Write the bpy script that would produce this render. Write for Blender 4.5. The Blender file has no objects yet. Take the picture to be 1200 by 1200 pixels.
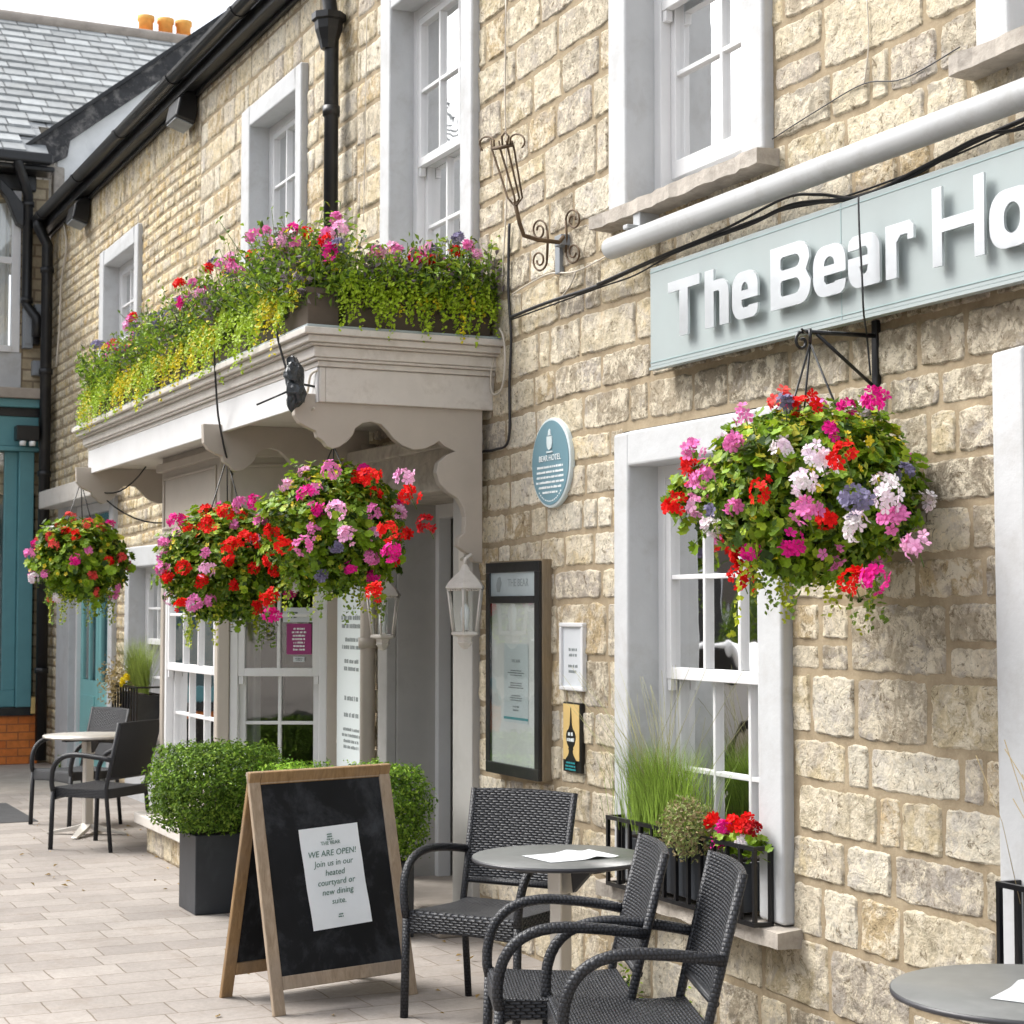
import bpy, math, random
import numpy as np
from mathutils import Vector, Matrix
random.seed(7); rng = np.random.default_rng(7)
S = bpy.context.scene
COL = S.collection
rad = math.radians
# ------------------------------------------------------------------ camera, sky, sun, exposure
FPX = 2100.0; PITCH = math.atan(113/FPX); YAW = math.atan(995/FPX*math.cos(PITCH)); CAM = (0.0, -3.78, 1.66)
cF = Vector((-math.cos(YAW)*math.cos(PITCH), math.sin(YAW)*math.cos(PITCH), math.sin(PITCH)))
cR = Vector((math.sin(YAW), math.cos(YAW), 0)); cU = cR.cross(cF)
cam = bpy.data.cameras.new('camera'); co = bpy.data.objects.new('camera', cam); COL.objects.link(co)
cam.sensor_width = 36; cam.lens = 36*FPX/1200; cam.clip_start = 0.1; cam.clip_end = 2000
M = Matrix((cR, cU, -cF)).transposed().to_4x4(); M.translation = Vector(CAM); co.matrix_world = M
cam.dof.use_dof = True; cam.dof.focus_distance = 7.0; cam.dof.aperture_fstop = 9.0
S.camera = co
S.render.resolution_x = S.render.resolution_y = 1024
w = bpy.data.worlds.new('World'); S.world = w; w.use_nodes = True
nt = w.node_tree; bg = nt.nodes['Background']
sky = nt.nodes.new('ShaderNodeTexSky'); sky.sky_type = 'NISHITA'; sky.sun_disc = False
SUN_EL, SUN_AZ = 50.0, 222.0           # elevation; compass azimuth measured from +Y clockwise
sky.sun_elevation = rad(SUN_EL); sky.sun_rotation = rad(SUN_AZ)
sky.air_density = 1.0; sky.dust_density = 4.0; sky.ozone_density = 1.0
hs = nt.nodes.new('ShaderNodeHueSaturation'); hs.inputs['Saturation'].default_value = 0.30
nt.links.new(sky.outputs[0], hs.inputs['Color']); nt.links.new(hs.outputs[0], bg.inputs[0])
bg.inputs[1].default_value = 0.15
sl = bpy.data.lights.new('sun', 'SUN'); sl.energy = 1.25; sl.angle = rad(28); sl.color = (1.0, 0.98, 0.945)
so = bpy.data.objects.new('sun', sl); COL.objects.link(so)
sd = Vector((math.sin(rad(SUN_AZ))*math.cos(rad(SUN_EL)), math.cos(rad(SUN_AZ))*math.cos(rad(SUN_EL)), math.sin(rad(SUN_EL))))
so.rotation_euler = sd.to_track_quat('Z', 'Y').to_euler()
S.view_settings.view_transform = 'Standard'; S.view_settings.look = 'None'
S.view_settings.exposure = 1.33; S.view_settings.gamma = 1.0

# ------------------------------------------------------------------ measuring: a photo pixel read back onto a known plane
def ray(px, py): return cF + cR*((px-600)/FPX) - cU*((py-600)/FPX)
def WY(px, py, y=0.0):
    d = ray(px, py); t = (y-CAM[1])/d[1]; return (d[0]*t, CAM[2]+d[2]*t)
def WX(px, py, x):
    d = ray(px, py); t = x/d[0]; return (CAM[1]+d[1]*t, CAM[2]+d[2]*t)
def GZ(px, py, z=0.0):
    d = ray(px, py); t = (z-CAM[2])/d[2]; return (d[0]*t, CAM[1]+d[1]*t)

# ------------------------------------------------------------------ noise in numpy
_T = rng.random((256, 256))
def vn(x, z, s, seed=0):
    x = np.asarray(x)/s + seed*17.3; z = np.asarray(z)/s + seed*9.7
    xi = np.floor(x).astype(int); zi = np.floor(z).astype(int); fx = x-xi; fz = z-zi
    fx = fx*fx*(3-2*fx); fz = fz*fz*(3-2*fz)
    g = lambda a, b: _T[a % 256, b % 256]
    return (g(xi, zi)*(1-fx)*(1-fz)+g(xi+1, zi)*fx*(1-fz)+g(xi, zi+1)*(1-fx)*fz+g(xi+1, zi+1)*fx*fz)*2-1

# ------------------------------------------------------------------ materials
def nd(t, ty, **k):
    n = t.nodes.new(ty)
    for a, b in k.items(): setattr(n, a, b)
    return n
def ramp(t, src, stops):
    r = nd(t, 'ShaderNodeValToRGB'); e = r.color_ramp.elements
    while len(e) < len(stops): e.new(0.5)
    for i, (p, c) in enumerate(stops):
        e[i].position = p; e[i].color = (*c, 1) if isinstance(c, tuple) else (c, c, c, 1)
    t.links.new(src, r.inputs[0]); return r.outputs[0]
def mixc(t, fac, a, b, mode='MIX'):
    m = nd(t, 'ShaderNodeMix', data_type='RGBA', blend_type=mode)
    for i, v in ((0, fac), (6, a), (7, b)):
        if isinstance(v, (int, float)): m.inputs[i].default_value = v
        elif isinstance(v, tuple): m.inputs[i].default_value = (*v, 1)
        else: t.links.new(v, m.inputs[i])
    return m.outputs[2]
def noise(t, vec, scale, detail=5, rough=0.6, dist=0.0):
    n = nd(t, 'ShaderNodeTexNoise'); n.inputs['Scale'].default_value = scale; n.inputs['Detail'].default_value = detail
    n.inputs['Roughness'].default_value = rough; n.inputs['Distortion'].default_value = dist
    if vec is not None: t.links.new(vec, n.inputs['Vector'])
    return n.outputs[0]
def math_(t, op, a, b=0.0, c=0.0):
    m = nd(t, 'ShaderNodeMath', operation=op)
    for i, v in enumerate((a, b, c)):
        if isinstance(v, (int, float)): m.inputs[i].default_value = v
        else: t.links.new(v, m.inputs[i])
    return m.outputs[0]
def bump(t, h, strength, dist, base=None):
    b = nd(t, 'ShaderNodeBump'); b.inputs['Strength'].default_value = strength; b.inputs['Distance'].default_value = dist
    t.links.new(h, b.inputs['Height'])
    if base: t.links.new(base, b.inputs['Normal'])
    return b.outputs[0]
def newmat(name):
    m = bpy.data.materials.new(name); m.use_nodes = True
    return m, m.node_tree, m.node_tree.nodes['Principled BSDF']
def P(name, col, rough=0.6, metal=0.0, var=0.12, vscale=6.0, bmp=0.15, bscale=60.0, bdist=0.003, dirt=None, dscale=2.5, damt=0.5, spec=0.5, attr=False):
    m, t, b = newmat(name)
    tc = nd(t, 'ShaderNodeTexCoord').outputs['Object']
    if attr:
        a = nd(t, 'ShaderNodeAttribute', attribute_name='Col').outputs['Color']; base = mixc(t, 1.0, a, col, 'MULTIPLY')
    else: base = col
    n = noise(t, tc, vscale, 6)
    v = ramp(t, n, [(0.3, 1-var), (0.7, 1+var)])
    c = mixc(t, 1.0, base, v, 'MULTIPLY')
    if dirt:
        f = ramp(t, noise(t, tc, dscale, 8, 0.7, 0.3), [(0.5, 0.0), (0.72, damt)])
        c = mixc(t, f, c, dirt)
    t.links.new(c, b.inputs['Base Color'])
    b.inputs['Roughness'].default_value = rough; b.inputs['Metallic'].default_value = metal
    b.inputs['Specular IOR Level'].default_value = spec
    if bmp: t.links.new(bump(t, noise(t, tc, bscale, 5), bmp, bdist), b.inputs['Normal'])
    return m
def leafmat(name, spec=0.3, trans=0.25, rough=0.5):
    m, t, b = newmat(name)
    a = nd(t, 'ShaderNodeAttribute', attribute_name='Col').outputs['Color']
    t.links.new(a, b.inputs['Base Color']); b.inputs['Roughness'].default_value = rough
    b.inputs['Specular IOR Level'].default_value = spec
    tr = nd(t, 'ShaderNodeBsdfTranslucent'); t.links.new(a, tr.inputs[0])
    mx = nd(t, 'ShaderNodeMixShader'); mx.inputs[0].default_value = trans
    t.links.new(b.outputs[0], mx.inputs[1]); t.links.new(tr.outputs[0], mx.inputs[2])
    t.links.new(mx.outputs[0], t.nodes['Material Output'].inputs[0])
    return m
def stonemat():
    m, t, b = newmat('limestone')
    tc = nd(t, 'ShaderNodeTexCoord').outputs['Object']
    a = nd(t, 'ShaderNodeAttribute', attribute_name='Col').outputs['Color']
    c = mixc(t, 1.0, a, ramp(t, noise(t, tc, 18, 9, 0.75), [(0.32, 0.62), (0.5, 1.0), (0.66, 1.3)]), 'MULTIPLY')
    grey = ramp(t, noise(t, tc, 4.5, 7, 0.7, 0.5), [(0.50, 0.0), (0.60, 0.6)])
    c = mixc(t, grey, c, (0.50, 0.46, 0.42))
    cr = ramp(t, noise(t, tc, 11.0, 9, 0.8, 0.5), [(0.48, 0.0), (0.56, 0.9)])
    c = mixc(t, cr, c, (0.78, 0.70, 0.545))
    pit = ramp(t, noise(t, tc, 30, 9, 0.8, 1.0), [(0.545, 0.0), (0.61, 0.85)])
    c = mixc(t, pit, c, (0.17, 0.125, 0.07))
    dk = ramp(t, noise(t, tc, 2.6, 9, 0.8, 1.2), [(0.60, 0.0), (0.68, 0.6)])
    c = mixc(t, dk, c, (0.20, 0.165, 0.115))
    mp = nd(t, 'ShaderNodeMapping'); mp.inputs['Scale'].default_value = (7, 7, 0.9); t.links.new(tc, mp.inputs[0])
    stk = ramp(t, noise(t, mp.outputs[0], 1.0, 7, 0.7, 0.3), [(0.58, 0.0), (0.70, 0.45)])
    c = mixc(t, stk, c, (0.24, 0.20, 0.145))
    oc = ramp(t, noise(t, tc, 2.9, 7, 0.7, 0.2), [(0.64, 0.0), (0.74, 0.6)])
    c = mixc(t, oc, c, (0.58, 0.34, 0.10))
    t.links.new(c, b.inputs['Base Color']); b.inputs['Roughness'].default_value = 0.92; b.inputs['Specular IOR Level'].default_value = 0.2
    h = math_(t, 'ADD', math_(t, 'MULTIPLY', noise(t, tc, 22, 9, 0.72, 0.6), 1.0), math_(t, 'MULTIPLY', noise(t, tc, 90, 6, 0.7), 0.35))
    t.links.new(bump(t, h, 1.0, 0.022), b.inputs['Normal'])
    return m
def mortarmat():
    m, t, b = newmat('mortar')
    tc = nd(t, 'ShaderNodeTexCoord').outputs['Object']
    c = ramp(t, noise(t, tc, 7, 7, 0.65), [(0.3, (0.23, 0.18, 0.115)), (0.7, (0.42, 0.34, 0.23))])
    c = mixc(t, ramp(t, noise(t, tc, 60, 5, 0.7), [(0.5, 0.0), (0.75, 0.35)]), c, (0.55, 0.47, 0.33))
    t.links.new(c, b.inputs['Base Color']); b.inputs['Roughness'].default_value = 0.95; b.inputs['Specular IOR Level'].default_value = 0.15
    t.links.new(bump(t, noise(t, tc, 70, 7, 0.7), 0.6, 0.006), b.inputs['Normal'])
    return m
def wickermat(name, col, ku=42.0, kv=150.0, depth=0.004):
    m, t, b = newmat(name)
    uv = nd(t, 'ShaderNodeUVMap', uv_map='UVMap').outputs[0]
    sp = nd(t, 'ShaderNodeSeparateXYZ'); t.links.new(uv, sp.inputs[0])
    u = math_(t, 'MULTIPLY', sp.outputs[0], ku); v = math_(t, 'MULTIPLY', sp.outputs[1], kv)
    row = math_(t, 'FLOOR', v)
    u = math_(t, 'ADD', u, math_(t, 'MULTIPLY', noise(t, uv, 25, 2), 0.9)); ph = math_(t, 'ADD', u, math_(t, 'MULTIPLY', row, 0.5))
    hu = math_(t, 'ABSOLUTE', math_(t, 'SINE', math_(t, 'MULTIPLY', ph, math.pi)))
    hv = math_(t, 'ABSOLUTE', math_(t, 'SINE', math_(t, 'MULTIPLY', v, math.pi)))
    h = math_(t, 'MULTIPLY', math_(t, 'POWER', hu, 0.6), math_(t, 'POWER', hv, 0.5))
    n = noise(t, nd(t, 'ShaderNodeTexCoord').outputs['Object'], 90, 3)
    c = mixc(t, ramp(t, h, [(0.25, 0.0), (0.7, 1.0)]), (0.002, 0.002, 0.0025), mixc(t, n, col, tuple(x*1.5 for x in col)))
    t.links.new(c, b.inputs['Base Color']); b.inputs['Roughness'].default_value = 0.45; b.inputs['Specular IOR Level'].default_value = 0.4
    t.links.new(bump(t, h, 1.0, depth), b.inputs['Normal'])
    return m
def woodmat(name, c1, c2, axis='Z'):
    m, t, b = newmat(name)
    tc = nd(t, 'ShaderNodeTexCoord').outputs['Object']
    mp = nd(t, 'ShaderNodeMapping'); t.links.new(tc, mp.inputs[0])
    mp.inputs['Scale'].default_value = (14, 14, 1.6) if axis == 'Z' else (1.6, 1.6, 14)
    n = noise(t, mp.outputs[0], 4, 8, 0.65, 0.8)
    c = ramp(t, n, [(0.3, c1), (0.7, c2)])
    c = mixc(t, ramp(t, noise(t, tc, 3, 5), [(0.45, 0.0), (0.7, 0.6)]), c, tuple(x*0.55+0.12 for x in c1))
    t.links.new(c, b.inputs['Base Color']); b.inputs['Roughness'].default_value = 0.8
    t.links.new(bump(t, n, 0.35, 0.003), b.inputs['Normal'])
    return m
def glassmat(name, tint=(0.9, 0.95, 0.95), refl=1.0):
    m, t, b = newmat(name)
    t.nodes.remove(b)
    fr = nd(t, 'ShaderNodeFresnel'); fr.inputs[0].default_value = 1.52
    tr = nd(t, 'ShaderNodeBsdfTransparent'); tr.inputs[0].default_value = (*tint, 1)
    gl = nd(t, 'ShaderNodeBsdfGlossy'); gl.inputs['Roughness'].default_value = 0.02; gl.inputs[0].default_value = (0.95, 0.95, 0.95, 1)
    tc = nd(t, 'ShaderNodeTexCoord').outputs['Object']
    t.links.new(bump(t, noise(t, tc, 3.0, 2), 0.10, 0.02), gl.inputs['Normal'])
    mx = nd(t, 'ShaderNodeMixShader')
    f = math_(t, 'MINIMUM', math_(t, 'ADD', math_(t, 'MULTIPLY', fr.outputs[0], 1.35*refl), 0.02), 0.95)
    t.links.new(f, mx.inputs[0]); t.links.new(tr.outputs[0], mx.inputs[1]); t.links.new(gl.outputs[0], mx.inputs[2])
    t.links.new(mx.outputs[0], t.nodes['Material Output'].inputs[0])
    return m
def pavemat():
    m, t, b = newmat('paving')
    tc = nd(t, 'ShaderNodeTexCoord').outputs['Object']
    wob = nd(t, 'ShaderNodeTexNoise'); wob.inputs['Scale'].default_value = 5.0; t.links.new(tc, wob.inputs[0])
    v2 = nd(t, 'ShaderNodeVectorMath', operation='MULTIPLY_ADD'); t.links.new(wob.outputs[1], v2.inputs[0])
    v2.inputs[1].default_value = (0.016, 0.016, 0); t.links.new(tc, v2.inputs[2])
    mp = nd(t, 'ShaderNodeMapping'); mp.inputs['Rotation'].default_value = (0, 0, rad(90)); t.links.new(v2.outputs[0], mp.inputs[0])
    br = nd(t, 'ShaderNodeTexBrick'); t.links.new(mp.outputs[0], br.inputs['Vector'])
    br.inputs['Scale'].default_value = 1.0; br.inputs['Brick Width'].default_value = 0.33; br.inputs['Row Height'].default_value = 0.225
    br.inputs['Mortar Size'].default_value = 0.0035; br.inputs['Mortar Smooth'].default_value = 0.35; br.offset = 0.42; br.squash_frequency = 3; br.squash = 1.25
    br.inputs['Color1'].default_value = (0.27, 0.243, 0.22, 1); br.inputs['Color2'].default_value = (0.35, 0.318, 0.287, 1)
    br.inputs['Mortar'].default_value = (0.20, 0.16, 0.125, 1); br.inputs['Bias'].default_value = 0.0
    c = mixc(t, 1.0, br.outputs[0], ramp(t, noise(t, tc, 1.3, 7, 0.6), [(0.3, 0.80), (0.7, 1.15)]), 'MULTIPLY')
    c = mixc(t, 1.0, c, ramp(t, noise(t, tc, 45, 6, 0.75), [(0.3, 0.86), (0.7, 1.12)]), 'MULTIPLY')
    gum = ramp(t, noise(t, tc, 11, 2, 0.5, 0.1), [(0.735, 0.0), (0.75, 0.45)])
    c = mixc(t, gum, c, (0.15, 0.13, 0.115))
    sp = ramp(t, noise(t, tc, 3.2, 9, 0.8, 0.5), [(0.52, 0.0), (0.68, 0.5)])
    c = mixc(t, sp, c, (0.22, 0.18, 0.145))
    t.links.new(c, b.inputs['Base Color']); b.inputs['Roughness'].default_value = 0.85; b.inputs['Specular IOR Level'].default_value = 0.25
    h = math_(t, 'SUBTRACT', math_(t, 'MULTIPLY', noise(t, tc, 120, 4), 0.12), br.outputs[1])
    t.links.new(bump(t, h, 0.7, 0.006), b.inputs['Normal'])
    return m
def brickmat(name, c1, c2, mort, bw, rh, ms, axis='XZ', rough=0.85):
    m, t, b = newmat(name)
    tc = nd(t, 'ShaderNodeTexCoord').outputs['Object']
    sp = nd(t, 'ShaderNodeSeparateXYZ'); t.links.new(tc, sp.inputs[0])
    cb = nd(t, 'ShaderNodeCombineXYZ'); t.links.new(sp.outputs['XYZ'.index(axis[0])], cb.inputs[0]); t.links.new(sp.outputs['XYZ'.index(axis[1])], cb.inputs[1])
    br = nd(t, 'ShaderNodeTexBrick'); t.links.new(cb.outputs[0], br.inputs['Vector']); br.inputs['Scale'].default_value = 1.0
    br.inputs['Brick Width'].default_value = bw; br.inputs['Row Height'].default_value = rh; br.inputs['Mortar Size'].default_value = ms
    br.inputs['Color1'].default_value = (*c1, 1); br.inputs['Color2'].default_value = (*c2, 1); br.inputs['Mortar'].default_value = (*mort, 1)
    c = mixc(t, 1.0, br.outputs[0], ramp(t, noise(t, tc, 9, 7, 0.7), [(0.3, 0.75), (0.7, 1.2)]), 'MULTIPLY')
    t.links.new(c, b.inputs['Base Color']); b.inputs['Roughness'].default_value = rough
    h = math_(t, 'SUBTRACT', math_(t, 'MULTIPLY', noise(t, tc, 40, 6), 0.4), br.outputs[1])
    t.links.new(bump(t, h, 0.8, 0.01), b.inputs['Normal'])
    return m
MT = {
 'stone': stonemat(), 'mortar': mortarmat(), 'pave': pavemat(),
 'surround': P('painted_render', (0.50, 0.51, 0.515), 0.7, var=0.05, bmp=0.35, bscale=14, bdist=0.008, dirt=(0.30, 0.28, 0.25), dscale=5, damt=0.4),
 'white': P('white_paint', (0.70, 0.70, 0.70), 0.45, var=0.03, bmp=0.1, bscale=50, bdist=0.001, dirt=(0.55, 0.53, 0.5), dscale=4, damt=0.2),
 'beige': P('beige_paint', (0.42, 0.375, 0.32), 0.5, var=0.05, bmp=0.15, bscale=25, bdist=0.002, dirt=(0.36, 0.31, 0.26), dscale=2.2, damt=0.3),
 'cream': P('cream_paint', (0.60, 0.565, 0.515), 0.5, var=0.07, bmp=0.3, bscale=22, bdist=0.004, dirt=(0.30, 0.26, 0.21), dscale=6, damt=0.5),
 'greydoor': P('grey_paint', (0.06, 0.055, 0.05), 0.45, var=0.04, bmp=0.1),
 'oldsill': P('weathered_sill', (0.42, 0.38, 0.33), 0.9, var=0.2, vscale=12, bmp=0.6, bscale=35, bdist=0.008, dirt=(0.12, 0.10, 0.08), dscale=7, damt=0.6),
 'black': P('black_iron', (0.005, 0.005, 0.006), 0.35, var=0.2, bmp=0.2, bscale=40, bdist=0.001),
 'gutter': P('black_gutter_paint', (0.009, 0.0095, 0.011), 0.4, var=0.3, bmp=0.3, bscale=20, bdist=0.003, dirt=(0.05, 0.045, 0.035), dscale=5, damt=0.5),
 'rust': P('rusted_iron', (0.10, 0.062, 0.03), 0.75, var=0.35, vscale=20, bmp=0.4, bscale=80, bdist=0.001),
 'pipe': P('pale_pipe_paint', (0.43, 0.44, 0.445), 0.4, var=0.05, bmp=0.3, bscale=9, bdist=0.003, dirt=(0.25, 0.24, 0.22), dscale=8, damt=0.5),
 'signblue': P('sign_panel_paint', (0.33, 0.375, 0.372), 0.55, var=0.03, bmp=0.05, dirt=(0.34, 0.42, 0.41), dscale=2, damt=0.25),
 'signedge': P('sign_edge', (0.30, 0.40, 0.40), 0.5),
 'steel': P('brushed_steel', (0.70, 0.72, 0.73), 0.30, metal=0.85, var=0.08, vscale=3, bmp=0.3, bscale=4, bdist=0.006),
 'jamb': P('jamb_paint', (0.40, 0.39, 0.37), 0.55, var=0.05, bmp=0.15, bscale=30, bdist=0.002, dirt=(0.25, 0.23, 0.20), dscale=3, damt=0.4),
 'teal': P('teal_paint', (0.10, 0.27, 0.30), 0.45, var=0.06),
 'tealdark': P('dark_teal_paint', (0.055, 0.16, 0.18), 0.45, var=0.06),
 'turq': P('turquoise_paint', (0.22, 0.50, 0.50), 0.5, var=0.05),
 'plaque': P('plaque_enamel', (0.15, 0.27, 0.32), 0.4, var=0.03, bmp=0),
 'plaquerim': P('plaque_rim', (0.62, 0.70, 0.71), 0.4, var=0.03, bmp=0),
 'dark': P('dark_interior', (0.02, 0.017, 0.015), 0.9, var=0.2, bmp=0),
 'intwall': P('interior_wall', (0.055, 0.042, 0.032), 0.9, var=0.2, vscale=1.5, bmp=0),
 'curtain': P('curtain_cloth', (0.88, 0.89, 0.89), 0.9, var=0.03, bmp=0),
 'drape': P('grey_drape', (0.40, 0.38, 0.37), 0.9, var=0.05, bmp=0),
 'glass': glassmat('window_glass', (0.97, 0.985, 0.985)), 'glasspale': glassmat('case_glass', (0.97, 0.99, 0.985), 0.22),
 'slate': brickmat('roof_slate', (0.27, 0.285, 0.29), (0.37, 0.385, 0.385), (0.12, 0.125, 0.13), 0.36, 0.30, 0.012, 'YX', 0.6),
 'lbrick': brickmat('left_stone', (0.40, 0.32, 0.20), (0.50, 0.42, 0.29), (0.26, 0.20, 0.13), 0.24, 0.125, 0.012, 'YZ'),
 'obrick': brickmat('orange_brick', (0.62, 0.16, 0.025), (0.72, 0.22, 0.04), (0.40, 0.13, 0.04), 0.24, 0.085, 0.006, 'YZ', 0.6),
 'pot': P('chimney_clay', (0.72, 0.38, 0.09), 0.8, var=0.15, vscale=10),
 'render': P('white_render', (0.84, 0.85, 0.84), 0.85, var=0.06, bmp=0.3, bscale=20, bdist=0.004, dirt=(0.4, 0.42, 0.42), dscale=1.2, damt=0.4),
 'oldwood': P('flaking_black_board', (0.035, 0.035, 0.037), 0.7, var=0.4, vscale=12, bmp=0.6, bscale=18, bdist=0.01, dirt=(0.34, 0.32, 0.30), dscale=7, damt=0.7),
 'wicker': wickermat('woven_wicker', (0.024, 0.026, 0.031), 30, 95, 0.006),
 'wickertube': wickermat('wrapped_wicker', (0.020, 0.0215, 0.026), 75, 75, 0.0016),
 'plainblack': P('black_fabric_back', (0.003, 0.003, 0.0035), 0.7, var=0.2, bmp=0.3, bscale=200, bdist=0.001),
 'tabletop': P('grey_tabletop', (0.135, 0.14, 0.135), 0.38, var=0.12, vscale=5, bmp=0.1, bscale=200, bdist=0.0005, dirt=(0.20, 0.205, 0.20), dscale=9, damt=0.5),
 'tablerim': P('table_rim', (0.035, 0.035, 0.04), 0.4),
 'alu': P('table_metal', (0.60, 0.57, 0.52), 0.4, metal=0.55, var=0.08, bmp=0.1),
 'paper': P('white_paper', (0.60, 0.63, 0.65), 0.6, var=0.02, bmp=0.15, bscale=6, bdist=0.004),
 'paperblue': P('menu_paper', (0.66, 0.72, 0.72), 0.6, var=0.02, bmp=0),
 'caseback': P('case_backing', (0.80, 0.80, 0.77), 0.6, var=0.04, bmp=0),
 'ink': P('dark_ink', (0.06, 0.09, 0.08), 0.7, bmp=0), 'inkgrey': P('grey_ink', (0.22, 0.25, 0.25), 0.7, bmp=0), 'inkteal': P('teal_ink', (0.02, 0.30, 0.32), 0.6, bmp=0),
 'inkwhite': P('white_ink', (0.80, 0.84, 0.84), 0.6, bmp=0), 'purple': P('purple_notice', (0.30, 0.03, 0.16), 0.5, bmp=0), 'gold': P('gold_panel', (0.66, 0.47, 0.18), 0.5, var=0.05, bmp=0),
 'headgrey': P('grey_header', (0.33, 0.38, 0.39), 0.5, bmp=0),
 'boardwood': woodmat('weathered_pine', (0.25, 0.18, 0.115), (0.42, 0.33, 0.24)),
 'backwood': woodmat('oiled_pine', (0.20, 0.115, 0.045), (0.33, 0.21, 0.10)),
 'casewood': woodmat('case_oak', (0.17, 0.125, 0.07), (0.29, 0.22, 0.13)),
 'chalk': P('chalkboard', (0.006, 0.007, 0.009), 0.7, spec=0.25, var=0.3, vscale=5, bmp=0.1, dirt=(0.045, 0.050, 0.058), dscale=4.5, damt=1.0),
 'planter': P('dark_grey_planter', (0.022, 0.026, 0.032), 0.45, var=0.2, vscale=4, bmp=0.15, dirt=(0.06, 0.067, 0.078), dscale=3, damt=0.6),
 'terra': P('brown_pot', (0.10, 0.075, 0.055), 0.85, var=0.2),
 'soil': P('soil', (0.03, 0.022, 0.015), 0.95, bmp=0.8, bdist=0.02),
 'moss': P('moss_liner', (0.035, 0.05, 0.012), 0.95, var=0.4, vscale=30, bmp=1.0, bscale=60, bdist=0.02),
 'leaf': leafmat('leaf'), 'petal': leafmat('petal', 0.15, 0.2, 0.7), 'waxleaf': leafmat('box_leaf', 0.2, 0.2, 0.55),
 'cable': P('black_cable', (0.02, 0.02, 0.022), 0.5, bmp=0), 'cablew': P('pale_cable', (0.55, 0.50, 0.42), 0.6, bmp=0),
 'plastic': P('black_plastic_bag', (0.03, 0.035, 0.04), 0.25, bmp=0.8, bscale=14, bdist=0.02),
 'asphalt': P('asphalt', (0.055, 0.055, 0.057), 0.9, var=0.2, bmp=0.6, bscale=90, bdist=0.005),
 'concrete': P('concrete', (0.34, 0.30, 0.26), 0.9, var=0.15, bmp=0.4, bscale=60, bdist=0.003, dirt=(0.18, 0.155, 0.13), dscale=2, damt=0.5),
 'bulb': P('frosted_bulb', (0.8, 0.82, 0.82), 0.3, bmp=0),
 'greypl': P('grey_plastic', (0.25, 0.27, 0.29), 0.5, bmp=0),
 'opp': P('opposite_render', (0.085, 0.068, 0.052), 0.85, var=0.06, bmp=0),
}
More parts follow.
